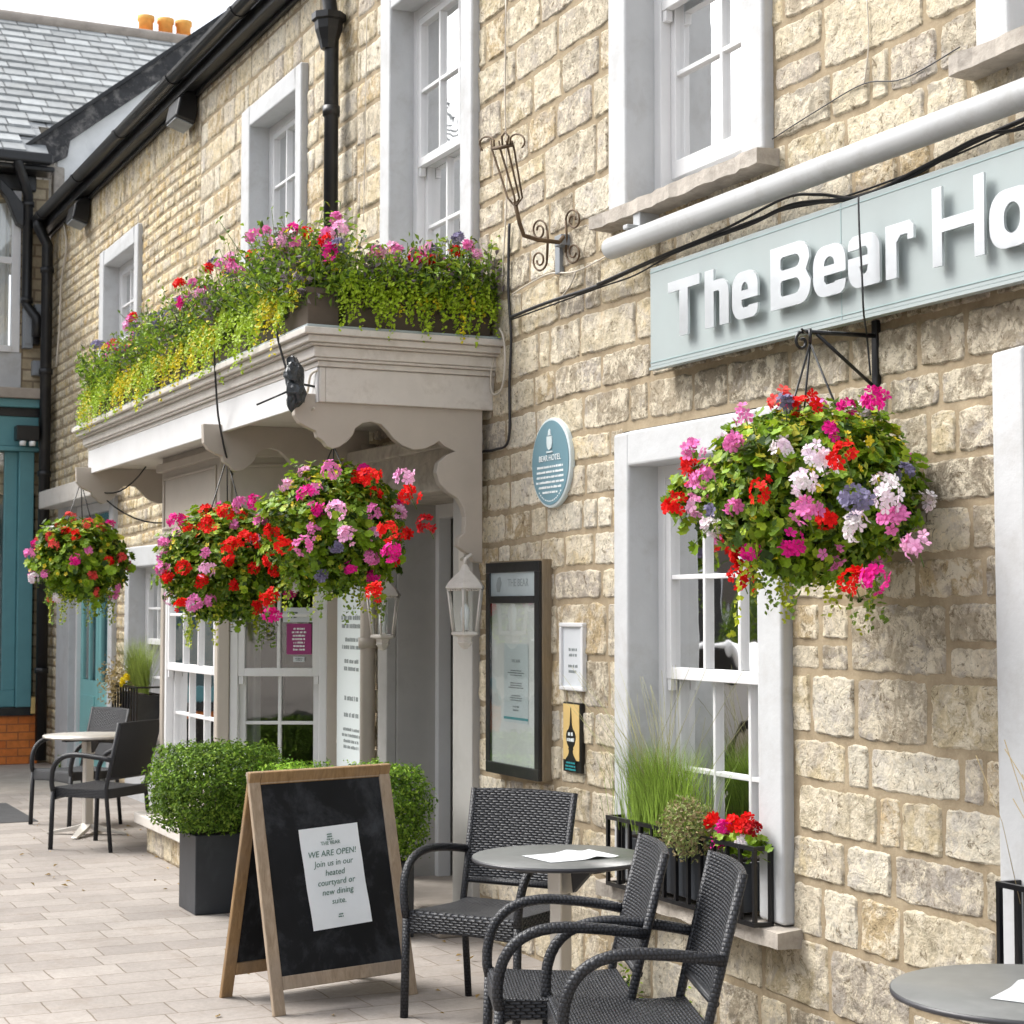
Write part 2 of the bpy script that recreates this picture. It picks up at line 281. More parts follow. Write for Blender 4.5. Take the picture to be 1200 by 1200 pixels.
# ------------------------------------------------------------------ mesh collecting
class MB:
    def __init__(s): s.v = []; s.f = []; s.m = []; s.sm = []; s.c = []; s.n = 0; s.hc = False
    def add(s, v, f, mi=0, smooth=False, col=None):
        v = np.asarray(v, float).reshape(-1, 3); k = s.n
        s.v.append(v); s.n += len(v)
        for q in f: s.f.append([i+k for i in q])
        s.m += [mi]*len(f); s.sm += [smooth]*len(f)
        if col is None: s.c.append(np.ones((len(v), 4)))
        else:
            s.hc = True; c = np.ones((len(v), 4)); c[:, :3] = col; s.c.append(c)
        return s
    def box(s, x0, x1, y0, y1, z0, z1, mi=0, col=None):
        v = [(x, y, z) for x in (x0, x1) for y in (y0, y1) for z in (z0, z1)]
        return s.add(v, [(0, 1, 3, 2), (4, 6, 7, 5), (0, 4, 5, 1), (2, 3, 7, 6), (0, 2, 6, 4), (1, 5, 7, 3)], mi, False, col)
    def obox(s, fr, u0, u1, n0, n1, z0, z1, mi=0):       # box in a frame (origin, u, n)
        o, u, n = fr
        v = [(o[0]+u[0]*a+n[0]*b, o[1]+u[1]*a+n[1]*b, z) for a in (u0, u1) for b in (n0, n1) for z in (z0, z1)]
        return s.add(v, [(0, 1, 3, 2), (4, 6, 7, 5), (0, 4, 5, 1), (2, 3, 7, 6), (0, 2, 6, 4), (1, 5, 7, 3)], mi)
    def tube(s, pts, r, n=8, mi=0, cap=True, closed=False, col=None):
        P_ = [Vector(p) for p in pts]; N = len(P_); rr = r if isinstance(r, (list, tuple)) else [r]*N
        V = []; up = None
        for i, p in enumerate(P_):
            if closed: t = (P_[(i+1) % N]-P_[i-1])
            else: t = P_[min(i+1, N-1)]-P_[max(i-1, 0)]
            t = t.normalized() if t.length > 1e-9 else Vector((0, 0, 1))
            if up is None: up = Vector((0, 0, 1)) if abs(t.z) < 0.9 else Vector((1, 0, 0))
            a = (up-t*up.dot(t)).normalized(); b = t.cross(a); up = a
            for k in range(n):
                an = 2*math.pi*k/n; V.append(p+(a*math.cos(an)+b*math.sin(an))*rr[i])
        F = []
        for i in range(N if closed else N-1):
            j = (i+1) % N
            for k in range(n): F.append((i*n+k, i*n+(k+1) % n, j*n+(k+1) % n, j*n+k))
        if cap and not closed: F.append(tuple(range(n-1, -1, -1))); F.append(tuple((N-1)*n+k for k in range(n)))
        return s.add([tuple(v) for v in V], F, mi, True, col)
    def lathe(s, prof, c=(0, 0, 0), n=24, mi=0, sq=None):   # prof: (r, z)
        V = []; F = []
        for r, z in prof:
            for k in range(n):
                a = 2*math.pi*(k+0.5)/n
                V.append((c[0]+r*math.cos(a), c[1]+r*math.sin(a), c[2]+z))
        for i in range(len(prof)-1):
            for k in range(n): F.append((i*n+k, i*n+(k+1) % n, (i+1)*n+(k+1) % n, (i+1)*n+k))
        F.append(tuple(range(n-1, -1, -1))); F.append(tuple((len(prof)-1)*n+k for k in range(n)))
        return s.add(V, F, mi, n > 8)
    def prism(s, poly, fn, a, b, mi=0):                   # poly 2-D; fn(p, t) -> xyz ; extruded from a to b
        n = len(poly); V = [fn(p, a) for p in poly]+[fn(p, b) for p in poly]
        F = [tuple(range(n)), tuple(range(2*n-1, n-1, -1))]+[(i, i+n, (i+1) % n+n, (i+1) % n) for i in range(n)]
        return s.add(V, F, mi)
    def scatter(s, tv, tf, pos, rot, scale, col, mi=0):
        tv = np.asarray(tv, float); n = len(pos); k = len(tv)
        V = np.einsum('nij,kj->nki', rot, tv)*np.asarray(scale).reshape(-1, 1, 1)+np.asarray(pos)[:, None, :]
        C = np.repeat(np.asarray(col), k, axis=0)
        F = [tuple(i+q*k for i in f) for q in range(n) for f in tf]
        return s.add(V.reshape(-1, 3), F, mi, False, C)
def uvbox(me):
    n = len(me.loops); uv = me.uv_layers.new(name='UVMap')
    vi = np.empty(n, int); me.loops.foreach_get('vertex_index', vi)
    c = np.empty(len(me.vertices)*3); me.vertices.foreach_get('co', c); c = c.reshape(-1, 3)[vi]
    nn = np.empty(len(me.polygons)*3); me.polygons.foreach_get('normal', nn); nn = np.abs(nn.reshape(-1, 3))
    lt = np.empty(len(me.polygons), int); me.polygons.foreach_get('loop_total', lt)
    ax = np.repeat(np.argmax(nn, 1), lt)
    U = np.where(ax == 0, c[:, 1], c[:, 0]); V = np.where(ax == 2, c[:, 1], c[:, 2])
    uv.data.foreach_set('uv', np.stack([U, V], 1).ravel())
def obj(name, mb, mats, parent=None, bevel=0.0, local=False, uv=False, seg=2):
    if not isinstance(mats, (list, tuple)): mats = [mats]
    me = bpy.data.meshes.new(name)
    V = np.concatenate(mb.v)
    o = bpy.data.objects.new(name, me); COL.objects.link(o)
    if parent is None: off = np.array([(V[:, 0].min()+V[:, 0].max())/2, (V[:, 1].min()+V[:, 1].max())/2, V[:, 2].min()])
    else:
        r = parent
        while r.parent: r = r.parent
        off = np.array(r.location)
        o.parent = parent
    if local: off = np.zeros(3)
    V = V-off
    me.from_pydata(V.tolist(), [], mb.f)
    me.polygons.foreach_set('material_index', mb.m); me.polygons.foreach_set('use_smooth', mb.sm)
    for m in mats: me.materials.append(MT[m])
    if mb.hc:
        a = me.color_attributes.new('Col', 'FLOAT_COLOR', 'POINT'); a.data.foreach_set('color', np.concatenate(mb.c).ravel())
    if uv: uvbox(me)
    if parent is None: o.location = off
    if bevel:
        b = o.modifiers.new('bevel', 'BEVEL'); b.width = bevel; b.segments = seg; b.limit_method = 'ANGLE'; b.angle_limit = rad(40)
    return o
def tag(o, label, cat, group=None):
    o['label'] = label; o['category'] = cat
    if group: o['group'] = group
    return o
def thing(name, label, cat, loc=(0, 0, 0), group=None, rz=0.0):
    o = bpy.data.objects.new(name, None); COL.objects.link(o); o.location = loc; o.rotation_euler = (0, 0, rz); o.empty_display_size = 0.1
    return tag(o, label, cat, group)
def struct(name, mb, mats):
    o = obj(name, mb, mats); o['kind'] = 'structure'; return o
def copy_tree(o, parent=None):
    c = o.copy(); COL.objects.link(c); c.parent = parent
    for ch in list(o.children): copy_tree(ch, c)
    return c
def text(mb, s, o, ux, uz, size, depth=0.001, mi=0, shear=0.0, align='CENTER', bold=0.0, spacing=1.0):
    cu = bpy.data.curves.new('t', 'FONT'); cu.body = s; cu.size = size; cu.extrude = depth; cu.shear = shear; cu.align_x = align; cu.offset = bold
    cu.resolution_u = 3; cu.space_character = spacing
    t = bpy.data.objects.new('t', cu); me = bpy.data.meshes.new_from_object(t)
    ux = Vector(ux).normalized(); uz = Vector(uz).normalized(); n = ux.cross(uz)
    V = [tuple(Vector(o)+ux*v.co.x+uz*v.co.y+n*v.co.z) for v in me.vertices]
    mb.add(V, [tuple(p.vertices) for p in me.polygons], mi)
    bpy.data.objects.remove(t); bpy.data.curves.remove(cu); bpy.data.meshes.remove(me)
def bars(mb, o, ux, uz, w, h, rows, seed=0, mi=0, fill=0.6, d=0.0008):   # rows of tiny illegible lettering
    r = random.Random(seed); ux = Vector(ux).normalized(); uz = Vector(uz).normalized(); n = ux.cross(uz); o = Vector(o)
    for i in range(rows):
        z = h*(0.5-(i+0.5)/rows); hh = h/rows*0.28; half = w/2*r.uniform(fill, 1.0); x = -half
        while x < half:
            ww = r.uniform(0.6, 2.6)*hh*1.3
            V = [tuple(o+ux*a+uz*b+n*c) for a in (x, min(x+ww, half)) for b in (z-hh, z+hh*r.uniform(0.5, 1)) for c in (0, d)]
            mb.add(V, [(0, 1, 3, 2), (4, 6, 7, 5), (0, 4, 5, 1), (2, 3, 7, 6), (0, 2, 6, 4), (1, 5, 7, 3)], mi); x += ww+hh*r.choice([0.4, 0.4, 1.2])

# ------------------------------------------------------------------ ground
mb = MB(); mb.box(-300, 200, -300, 300, -0.2, -0.12); struct('ground', mb, 'concrete')
mb = MB(); mb.box(-16.6, 6, -4.6, 0.02, -0.3, 0.0); struct('pavement', mb, 'pave')
mb = MB(); mb.box(-26, -16.608, -4.6, 0.3, -0.3, -0.002); struct('far_pavement', mb, 'concrete')
mb = MB(); mb.box(-60, 40, -11.5, -4.76, -0.3, -0.11); struct('road', mb, 'asphalt')
mb = MB(); mb.box(-60, 40, -4.75, -4.61, -0.3, 0.006); struct('kerb', mb, 'concrete')
mb = MB(); mb.box(-60, 40, -15, -11.5, -0.3, 0.0); struct('opposite_pavement', mb, 'concrete')
gx, gy = GZ(12, 955)
mb = MB(); mb.box(gx-0.9, gx+0.55, gy-0.9, gy+0.12, -0.01, 0.004); struct('tarmac_patch', mb, 'asphalt')

# ------------------------------------------------------------------ the hotel building
HX0, HX1 = -19.9, 1.5; EAVE = 5.82
hotel = thing('hotel_building', 'long cream limestone hotel front with white framed windows', 'building', (-9, 0, 0))
WIN = {}  # name: x0,x1,z0,z1 outer surround
openings = [(-6.86, -5.56, 0.50, 2.42), (-4.39, -3.1, 0.50, 2.46), (-6.90, -5.66, 3.40, 5.28), (-4.45, -3.2, 3.43, 5.3), (-9.70, -8.38, 3.40, 5.28), (-12.50, -11.14, 3.40, 5.27),
            (-17.20, -15.66, 3.42, 5.08), (-9.72, -8.37, 0.0, 2.46), (-12.6, -10.5, 0.0, 2.68), (-19.05, -16.5, 0.0, 2.86), (-16.0, -14.5, 0.42, 2.2)]
def in_open(x, z):
    return any(a < x < b and c < z < d for a, b, c, d in openings)
xs = sorted({HX0, HX1, *[o[0]+0.03 for o in openings], *[o[1]-0.03 for o in openings]})
zs = sorted({0.0, EAVE, *[o[2]+(0.03 if o[2] > 0 else 0) for o in openings if o[2] > 0], *[o[3]-0.03 for o in openings]})
wall = MB()
for i in range(len(xs)-1):
    for k in range(len(zs)-1):
        if not in_open((xs[i]+xs[i+1])/2, (zs[k]+zs[k+1])/2):
            wall.add([(xs[i], 0, zs[k]), (xs[i+1], 0, zs[k]), (xs[i+1], 0, zs[k+1]), (xs[i], 0, zs[k+1])], [(0, 1, 2, 3)], 1)
# sides, back, inner floor
wall.box(HX0, HX0+0.3, 0.02, 5, -0.1, EAVE, 1); wall.box(HX1-0.3, HX1, 0.02, 5, -0.1, EAVE, 1)
PAL = [((0.62, 0.52, 0.34), 5), ((0.58, 0.51, 0.39), 3), ((0.70, 0.61, 0.44), 5), ((0.54, 0.42, 0.25), 3), ((0.50, 0.44, 0.36), 2), ((0.74, 0.68, 0.55), 3)]
PALC = [c for c, k in PAL for _ in range(k)]
rs = random.Random(11)
def stone(xa, xb, za, zb, d, warm, rough):
    """one irregular rock-faced block standing proud of the mortar"""
    w_, h_ = xb-xa, zb-za
    nx = max(3, int(w_/d)+1); nz = max(3, int(h_/d)+1); e = min(0.012, w_*0.12, h_*0.12)
    u = np.concatenate([[0, e/w_], np.linspace(0, 1, nx+1)[1:-1], [1-e/w_, 1]]); v = np.concatenate([[0, e/h_], np.linspace(0, 1, nz+1)[1:-1], [1-e/h_, 1]])
    u = np.unique(np.clip(u, 0, 1)); v = np.unique(np.clip(v, 0, 1))
    U, V = np.meshgrid(u, v, indexing='ij'); a = U*2-1; b = V*2-1
    cr = rs.uniform(0.02, 0.10); crx = cr*min(1, h_/w_)
    A = a*(1-crx*np.abs(b)**6); B = b*(1-cr*min(1, w_/h_)*np.abs(a)**6)
    X = (xa+xb)/2+A*w_/2; Z = (za+zb)/2+B*h_/2
    edge = np.maximum(np.abs(a), np.abs(b))**4
    sx = rs.uniform(0, 40); 
    X = X+edge*(vn(X+sx, Z, 0.035, 1)*0.006+vn(X+sx, Z, 0.012, 2)*0.004); Z = Z+edge*(vn(X, Z+sx, 0.035, 3)*0.007+vn(X, Z+sx, 0.012, 4)*0.003)
    # slow wave of the courses
    Z = Z+vn(X, Z*0.3, 1.1, 5)*0.018
    de = np.minimum(np.minimum((1-np.abs(a))*w_/2, (1-np.abs(b))*h_/2)/0.009, 1.0)
    de = de*de*(3-2*de)
    bulge = rs.uniform(0.003, 0.012)
    hgt = bulge+rough*(vn(X+sx, Z, 0.12, 6)*0.006+vn(X, Z+sx, 0.045, 7)*0.006+vn(X, Z, 0.020, 8)*0.0045)
    hgt = 0.0055+np.maximum(hgt*0.5, 0.0)+0.0008*(1+vn(X, Z, 0.02, 9))
    Y = 0.003-de*hgt-(1-de)*0.0
    Y[0, :] = Y[-1, :] = 0.006; Y[:, 0] = Y[:, -1] = 0.006
    n0, n1 = U.shape
    idx = np.arange(n0*n1).reshape(n0, n1)
    F = np.stack([idx[:-1, :-1], idx[1:, :-1], idx[1:, 1:], idx[:-1, 1:]], -1).reshape(-1, 4).tolist()
    c = np.array(rs.choice(PALC))*rs.uniform(0.80, 1.10)
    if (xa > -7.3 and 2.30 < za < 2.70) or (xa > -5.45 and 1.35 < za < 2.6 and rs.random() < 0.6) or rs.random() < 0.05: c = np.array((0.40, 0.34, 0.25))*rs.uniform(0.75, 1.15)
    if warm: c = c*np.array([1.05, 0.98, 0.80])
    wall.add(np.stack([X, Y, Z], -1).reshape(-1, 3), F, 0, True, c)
def courses(x0, x1, z0, z1, hr, wr, gap, dfn, warm=0, rough=1.0):
    z = z0
    while z < z1-0.04:
        h = rs.uniform(*hr(z)); 
        if z+h > z1-0.06: h = z1-z
        x = x0-rs.uniform(0, 0.2)
        while x < x1:
            w_ = rs.uniform(*wr)*(0.7+h*2.2)
            if rs.random() < 0.18: w_ *= 0.45
            parts = [(x, x+w_, z, z+h)]
            if h > 0.24 and rs.random() < 0.18: m = z+h*rs.uniform(0.4, 0.6); parts = [(x, x+w_, z, m), (x, x+w_, m, z+h)]
            for a, b, c, d in parts:
                a = max(a, x0); b = min(b, x1); ok = b-a > 0.04
                for oa, ob, oc, od in openings:
                    if not ok: break
                    if b <= oa+0.012 or a >= ob-0.012 or d <= oc+0.01 or c >= od-0.01: continue
                    # trim the block against the opening
                    cand = [(a, oa+0.012, c, d), (ob-0.012, b, c, d), (a, b, c, oc+0.01), (a, b, od-0.01, d)]
                    cand = [q for q in cand if q[1]-q[0] > 0.045 and q[3]-q[2] > 0.045]
                    if not cand: ok = False; break
                    a, b, c, d = max(cand, key=lambda q: (q[1]-q[0])*(q[3]-q[2]))
                if ok:
                    g = gap*rs.uniform(0.8, 1.25)
                    if b-a > 0.05 and d-c > 0.05: stone(a+g, b-g, c+g, d-g, dfn(a), warm, rough*rs.uniform(0.6, 1.3))
            x += w_
        z += h
near = lambda x: 0.011 if x > -8.4 else 0.03
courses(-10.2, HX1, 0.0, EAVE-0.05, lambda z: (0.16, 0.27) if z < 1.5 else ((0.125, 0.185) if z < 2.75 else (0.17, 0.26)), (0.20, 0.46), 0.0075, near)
courses(-13.75, -10.2, 0.0, EAVE-0.05, lambda z: (0.15, 0.24), (0.18, 0.40), 0.007, lambda x: 0.04)
courses(HX0, -13.75, 0.0, EAVE-0.42, lambda z: (0.085, 0.13), (0.14, 0.27), 0.007, lambda x: 0.05, 1)
# soldier course of ochre blocks right under the eaves at the far end
x = HX0
while x < -13.8:
    w_ = rs.uniform(0.07, 0.12); stone(x+0.006, x+w_-0.006, EAVE-0.40, EAVE-0.06, 0.06, 1, 0.8); x += w_
obj('wall', wall, ['stone', 'mortar'], hotel)
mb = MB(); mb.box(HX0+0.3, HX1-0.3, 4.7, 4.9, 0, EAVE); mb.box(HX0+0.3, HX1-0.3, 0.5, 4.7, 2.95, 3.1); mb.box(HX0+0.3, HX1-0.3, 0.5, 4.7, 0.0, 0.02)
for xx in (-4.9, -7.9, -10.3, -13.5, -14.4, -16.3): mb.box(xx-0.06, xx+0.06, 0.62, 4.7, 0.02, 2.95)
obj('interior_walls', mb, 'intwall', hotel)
mb = MB()  # roof slab at 33 degrees
zt = lambda y: EAVE+0.13+(y+0.16)*0.55
mb.add([(HX0, -0.16, zt(-0.16)), (HX1, -0.16, zt(-0.16)), (HX1, 5.1, zt(5.1)), (HX0, 5.1, zt(5.1)), (HX0, -0.16, zt(-0.16)-0.05), (HX1, -0.16, zt(-0.16)-0.05), (HX1, 5.1, zt(5.1)-0.06), (HX0, 5.1, zt(5.1)-0.06)],
       [(0, 1, 2, 3), (7, 6, 5, 4), (0, 4, 5, 1), (1, 5, 6, 2), (2, 6, 7, 3), (3, 7, 4, 0)])
obj('roof', mb, 'slate', hotel)
mb = MB(); mb.box(HX0, HX1, -0.12, 0.02, EAVE-0.05, EAVE-0.01); mb.box(HX0, HX1, -0.142, -0.12, EAVE-0.065, EAVE+0.09); mb.box(HX0, HX1, -0.045, -0.012, EAVE-0.085, EAVE-0.052)
obj('eaves_board', mb, 'gutter', hotel, 0.006)
gut = MB()
prof = [(-0.335+0.062*math.cos(a)+0.12, EAVE+0.06+0.062*math.sin(a)) for a in [math.pi+math.pi*i/8 for i in range(9)]]
pin = [(-0.215+0.054*math.cos(a), EAVE+0.06+0.054*math.sin(a)) for a in [2*math.pi-math.pi*i/8 for i in range(9)]]
gut.prism(prof+pin, lambda p, t: (t, p[0], p[1]), HX0+0.1, HX1)
for k in range(12): gut.prism([(-0.215+0.070*math.cos(a), EAVE+0.06+0.070*math.sin(a)) for a in [math.pi+math.pi*i/8 for i in range(9)]], lambda p, t: (t, p[0], p[1]), HX0+0.6+k*1.8, HX0+0.68+k*1.8)
obj('gutter', gut, 'gutter', hotel)

MAINF = ((0, 0), (1, 0), (0, -1))   # frame of the facade: u = x, n = out of the wall
def curtain(mb, fr, u0, u1, n, z0, z1, amp=0.025, wl=0.085, mi=0):
    o, u, nn = fr; N = max(6, int((u1-u0)/0.012)); V = []; F = []
    for i in range(N+1):
        a = u0+(u1-u0)*i/N; ph = a/wl*2*math.pi
        for z, am in ((z0, amp), (z1, amp*0.6)):
            b = n+am*math.sin(ph+0.8*math.sin(ph*0.37))
            V.append((o[0]+u[0]*a+nn[0]*b, o[1]+u[1]*a+nn[1]*b, z))
    for i in range(N): F.append((2*i, 2*i+2, 2*i+3, 2*i+1))
    mb.add(V, F, mi, True)
def sash_window(par, fr, u0, u1, z0, z1, nf, cols, rows, zm=None, lift=0.0, fw=0.07, bar=0.02, cur=None, back=None):
    """frame + two sliding sashes with glazing bars and glass; nf = position of the outer face of the frame along n"""
    f = MB(); f.obox(fr, u0, u0+fw, nf-0.12, nf, z0, z1); f.obox(fr, u1-fw, u1, nf-0.12, nf, z0, z1); f.obox(fr, u0+fw, u1-fw, nf-0.12, nf, z1-fw, z1); f.obox(fr, u0+fw, u1-fw, nf-0.12, nf+0.012, z0, z0+0.035)
    fo = obj('frame', f, 'white', par, 0.004)
    zm = zm or (z0+z1)/2; st = 0.042
    for nm, a, b, n0, lo in (('upper_sash', zm, z1-fw, nf-0.045, 0), ('lower_sash', z0+0.035+lift, zm+0.04+lift, nf-0.09, 1)):
        s = MB(); ua, ub = u0+fw, u1-fw
        rb = 0.075 if lo else 0.05; rt = 0.04
        s.obox(fr, ua, ua+st, n0, n0+0.04, a, b); s.obox(fr, ub-st, ub, n0, n0+0.04, a, b)
        s.obox(fr, ua+st, ub-st, n0, n0+0.042, a, a+rb); s.obox(fr, ua+st, ub-st, n0, n0+0.04, b-rt, b)
        for c in range(1, cols):
            uc = ua+st+(ub-ua-2*st)*c/cols; s.obox(fr, uc-bar/2, uc+bar/2, n0+0.006, n0+0.038, a+rb, b-rt)
        for r in range(1, rows):
            zc = a+rb+(b-rt-a-rb)*r/rows; s.obox(fr, ua+st, ub-st, n0+0.008, n0+0.036, zc-bar/2, zc+bar/2)
        if not lo:
            for q in (ua+0.004, ub-0.034): s.obox(fr, q, q+0.03, n0+0.002, n0+0.036, a-0.05, a)      # horns
        obj(nm, s, 'white', par, 0.003)
        g = MB(); g.obox(fr, ua+0.02, ub-0.02, n0+0.012, n0+0.016, a+0.02, b-0.02); obj('pane', g, 'glass', par)
    if cur:
        c = MB()
        for ca, cb, mi in cur: curtain(c, fr, u0+fw+(u1-u0-2*fw)*ca, u0+fw+(u1-u0-2*fw)*cb, nf-0.15, z0+0.04, z1-0.05)
        obj('curtain', c, back or 'curtain', par)
def surround(x0, x1, z0, z1, wl, wr, wt, sillz=None, pr=0.05, dep=0.12):
    s = MB(); s.box(x0, x0+wl, -pr, dep, z0, z1); s.box(x1-wr, x1, -pr, dep, z0, z1); s.box(x0+wl, x1-wr, -pr, dep, z1-wt, z1)
    # gently uneven hand-trowelled edges
    for arr in s.v: arr += (rng.random(arr.shape)-0.5)*0.008
    return obj('window', s, 'surround', hotel, 0.014, seg=3)
def wall_window(x0, x1, z0, z1, wl, wr, wt, cols, rows, zm=None, lift=0, cur=None, sill=True, back=None, sd=0.11, wallfw=0.075):
    w_ = surround(x0, x1, z0, z1, wl, wr, wt)
    sash_window(w_, MAINF, x0+wl-0.02, x1-wr+0.02, z0-0.01, z1-wt+0.02, -0.10, cols, rows, zm, lift, wallfw, cur=cur, back=back)
    if sill:
        s = MB(); n = 26; X = np.linspace(x0-0.05, x1+0.05, n); V = []; F = []
        for x in X:
            j = (rng.random(3)-0.5)*0.016
            V += [(x, -sd+j[0], z0-0.075+abs(j[1])), (x, -sd+j[0], z0-0.012+j[2]*0.4), (x, 0.10, z0+0.002), (x, 0.10, z0-0.08)]
        for i in range(n-1):
            for k in range(4): F.append((4*i+k, 4*i+(k+1) % 4, 4*i+4+(k+1) % 4, 4*i+4+k))
        F += [(3, 2, 1, 0), tuple(4*(n-1)+k for k in range(4))]
        s.add(V, F); obj('sill', s, 'oldsill', w_)
    return w_
wall_window(-6.86, -5.56, 0.50, 2.42, 0.135, 0.17, 0.15, 3, 2, zm=1.36)
wall_window(-4.39, -3.10, 0.50, 2.46, 0.15, 0.16, 0.15, 3, 2, zm=1.4)
wall_window(-6.90, -5.66, 3.40, 5.28, 0.16, 0.15, 0.16, 2, 2, lift=0.10, cur=[(0, 0.46, 0), (0.56, 1, 0)])
wall_window(-4.45, -3.20, 3.43, 5.30, 0.16, 0.15, 0.16, 2, 2, cur=[(0, 0.42, 0), (0.6, 1, 0)])
wall_window(-9.70, -8.38, 3.40, 5.28, 0.16, 0.15, 0.155, 3, 2, zm=4.2, cur=[(0, 0.4, 0), (0.45, 1, 0)])
wall_window(-12.50, -11.14, 3.40, 5.27, 0.20, 0.13, 0.155, 3, 2, cur=[(0, 0.4, 0), (0.6, 1, 0)])
wall_window(-17.20, -15.66, 3.42, 5.08, 0.20, 0.14, 0.16, 3, 2, cur=[(0, 0.4, 0), (0.6, 1, 0)])
wall_window(-16.0, -14.5, 0.66, 2.2, 0.16, 0.16, 0.18, 3, 2, cur=[(0, 0.3, 0)])
mb = MB(); mb.box(-15.98, -14.52, -0.03, 0.1, 0.0, 0.575); obj('window_apron', mb, 'surround', hotel)

# ------------------------------------------------------------------ front door recess
door = MB(); dl, dr, dt = -9.72, -8.37, 2.46
door.box(dl, dl+0.14, -0.04, 0.02, 0, dt); door.box(dr-0.25, dr, -0.045, 0.02, 0, dt)
door.box(dl+0.02, dl+0.14, 0.021, 0.62, 0, dt-0.18); door.box(dr-0.25, dr-0.02, 0.021, 0.62, 0, dt-0.18)
dro = obj('door_surround', door, 'jamb', hotel, 0.006)
mb = MB(); mb.box(dl-0.06, dr+0.03, -0.16, 0.3, dt-0.20, dt+0.03); mb.box(dl-0.10, dr+0.05, -0.20, 0.02, dt+0.031, dt+0.10)
for i in range(2): mb.v[i] += (rng.random(mb.v[i].shape)-0.5)*0.03
obj('lintel', mb, 'oldsill', dro, 0.01)
mb = MB(); a, b = dl+0.14, dr-0.25
mb.box(a, a+0.05, 0.26, 0.34, 0.12, dt-0.2); mb.box(b-0.05, b, 0.30, 0.38, 0.12, dt-0.2); mb.box(a+0.05, b-0.05, 0.26, 0.34, dt-0.28, dt-0.2)
obj('door_frame', mb, 'white', dro, 0.004)
leaf = MB(); leaf.box(a+0.10, b-0.32, 0.34, 0.385, 0.13, dt-0.285); leaf.box(b-0.30, b-0.06, 0.30, 0.345, 0.13, dt-0.285)
for z0, z1 in ((0.25, 0.85), (1.0, 2.0)): leaf.box(a+0.15, b-0.42, 0.330, 0.3395, z0, z1); leaf.box(b-0.26, b-0.10, 0.290, 0.2995, z0, z1)
dlf = obj('door', leaf, 'greydoor', hotel, 0.004)
mb = MB(); mb.tube([(b-0.45, 0.33, 1.0), (b-0.45, 0.27, 1.0), (b-0.55, 0.27, 1.0)], 0.01); obj('handle', mb, 'steel', dlf)
mb = MB(); mb.box(dl, dr-0.02, -0.22, 0.65, 0.0, 0.13); obj('doorstep', mb, 'concrete', hotel, 0.012)
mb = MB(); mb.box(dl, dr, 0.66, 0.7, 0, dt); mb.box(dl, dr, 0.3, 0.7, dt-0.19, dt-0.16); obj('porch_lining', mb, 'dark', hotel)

# ------------------------------------------------------------------ bay window
A_, B_, C_, D_ = (-10.50, 0.0), (-10.86, -0.66), (-12.28, -0.66), (-12.62, 0.0)
bay = MB()
def ring(mb, off, z0, z1, mi=0, ins=None):
    def offp():   # offset the plan polygon outwards
        pts = [A_, B_, C_, D_]; out = []
        for i, p in enumerate(pts):
            if i == 0: q = (p[0]+off*1.13, p[1])
            elif i == 3: q = (p[0]-off*1.13, p[1])
            elif i == 1: q = (p[0]+off*0.60, p[1]-off)
            else: q = (p[0]-off*0.60, p[1]-off)
            out.append(q)
        return out
    P_ = offp(); mb.prism([P_[0], P_[1], P_[2], P_[3]], lambda p, t: (p[0], p[1], t), z0, z1, mi)
ring(bay, 0.0, 0.27, 0.50); ring(bay, 0.03, 0.501, 0.545); ring(bay, 0.0, 2.06, 2.699); ring(bay, 0.035, 2.04, 2.10); ring(bay, 0.02, 2.101, 2.13); ring(bay, 0.05, 2.14, 2.17); ring(bay, 0.04, 2.60, 2.655)
def frame2(p, q):
    L = math.hypot(q[0]-p[0], q[1]-p[1]); u = ((q[0]-p[0])/L, (q[1]-p[1])/L); n = (u[1], -u[0]); return (p, u, n), L
frs = [frame2(D_, C_), frame2(C_, B_), frame2(B_, A_)]
for (fr, L) in frs:
    bay.obox(fr, -0.0, 0.07, -0.08, 0.004, 0.545, 2.04); bay.obox(fr, L-0.07, L, -0.08, 0.004, 0.545, 2.04)
    # raised panel mouldings on frieze and dado
    for z0, z1 in ((2.2, 2.56),):
        for q in ((0.06, L-0.06, z0, z0+0.02), (0.06, L-0.06, z1-0.02, z1), (0.06, 0.08, z0+0.02, z1-0.02), (L-0.08, L-0.06, z0+0.02, z1-0.02)): bay.obox(fr, q[0], q[1], 0.0, 0.012, q[2], q[3])
bayo = obj('bay_window', bay, 'beige', hotel, 0.005)
for k, (fr, L) in enumerate(frs):
    sash_window(bayo, fr, 0.072, L-0.072, 0.55, 2.035, -0.01, 3 if k == 1 else 2, 2, zm=1.24, fw=0.05, cur=[(0.0, 0.22, 0)] if k == 2 else None, back='drape')
mb = MB(); mb.prism([(-10.30, 0.0), (-10.30, -0.84), (-12.25, -0.84), (-12.70, -0.3), (-12.70, 0.0)], lambda p, t: (p[0], p[1], t), 0.20, 0.27)
obj('bay_slab', mb, 'cream', hotel, 0.008)
mb = MB(); wall2 = wall; wall = MB()
x = -12.2
while x < -10.4:
    w_ = rs.uniform(0.2, 0.3); stone(x+0.008, min(x+w_-0.008, -10.36), 0.005, 0.198, 0.03, 0, 0.9); x += w_
for arr in wall.v: arr[:, 1] -= 0.76
wall.box(-12.22, -10.34, -0.755, 0, 0, 0.199, 1)
obj('bay_plinth', wall, ['stone', 'mortar'], hotel)
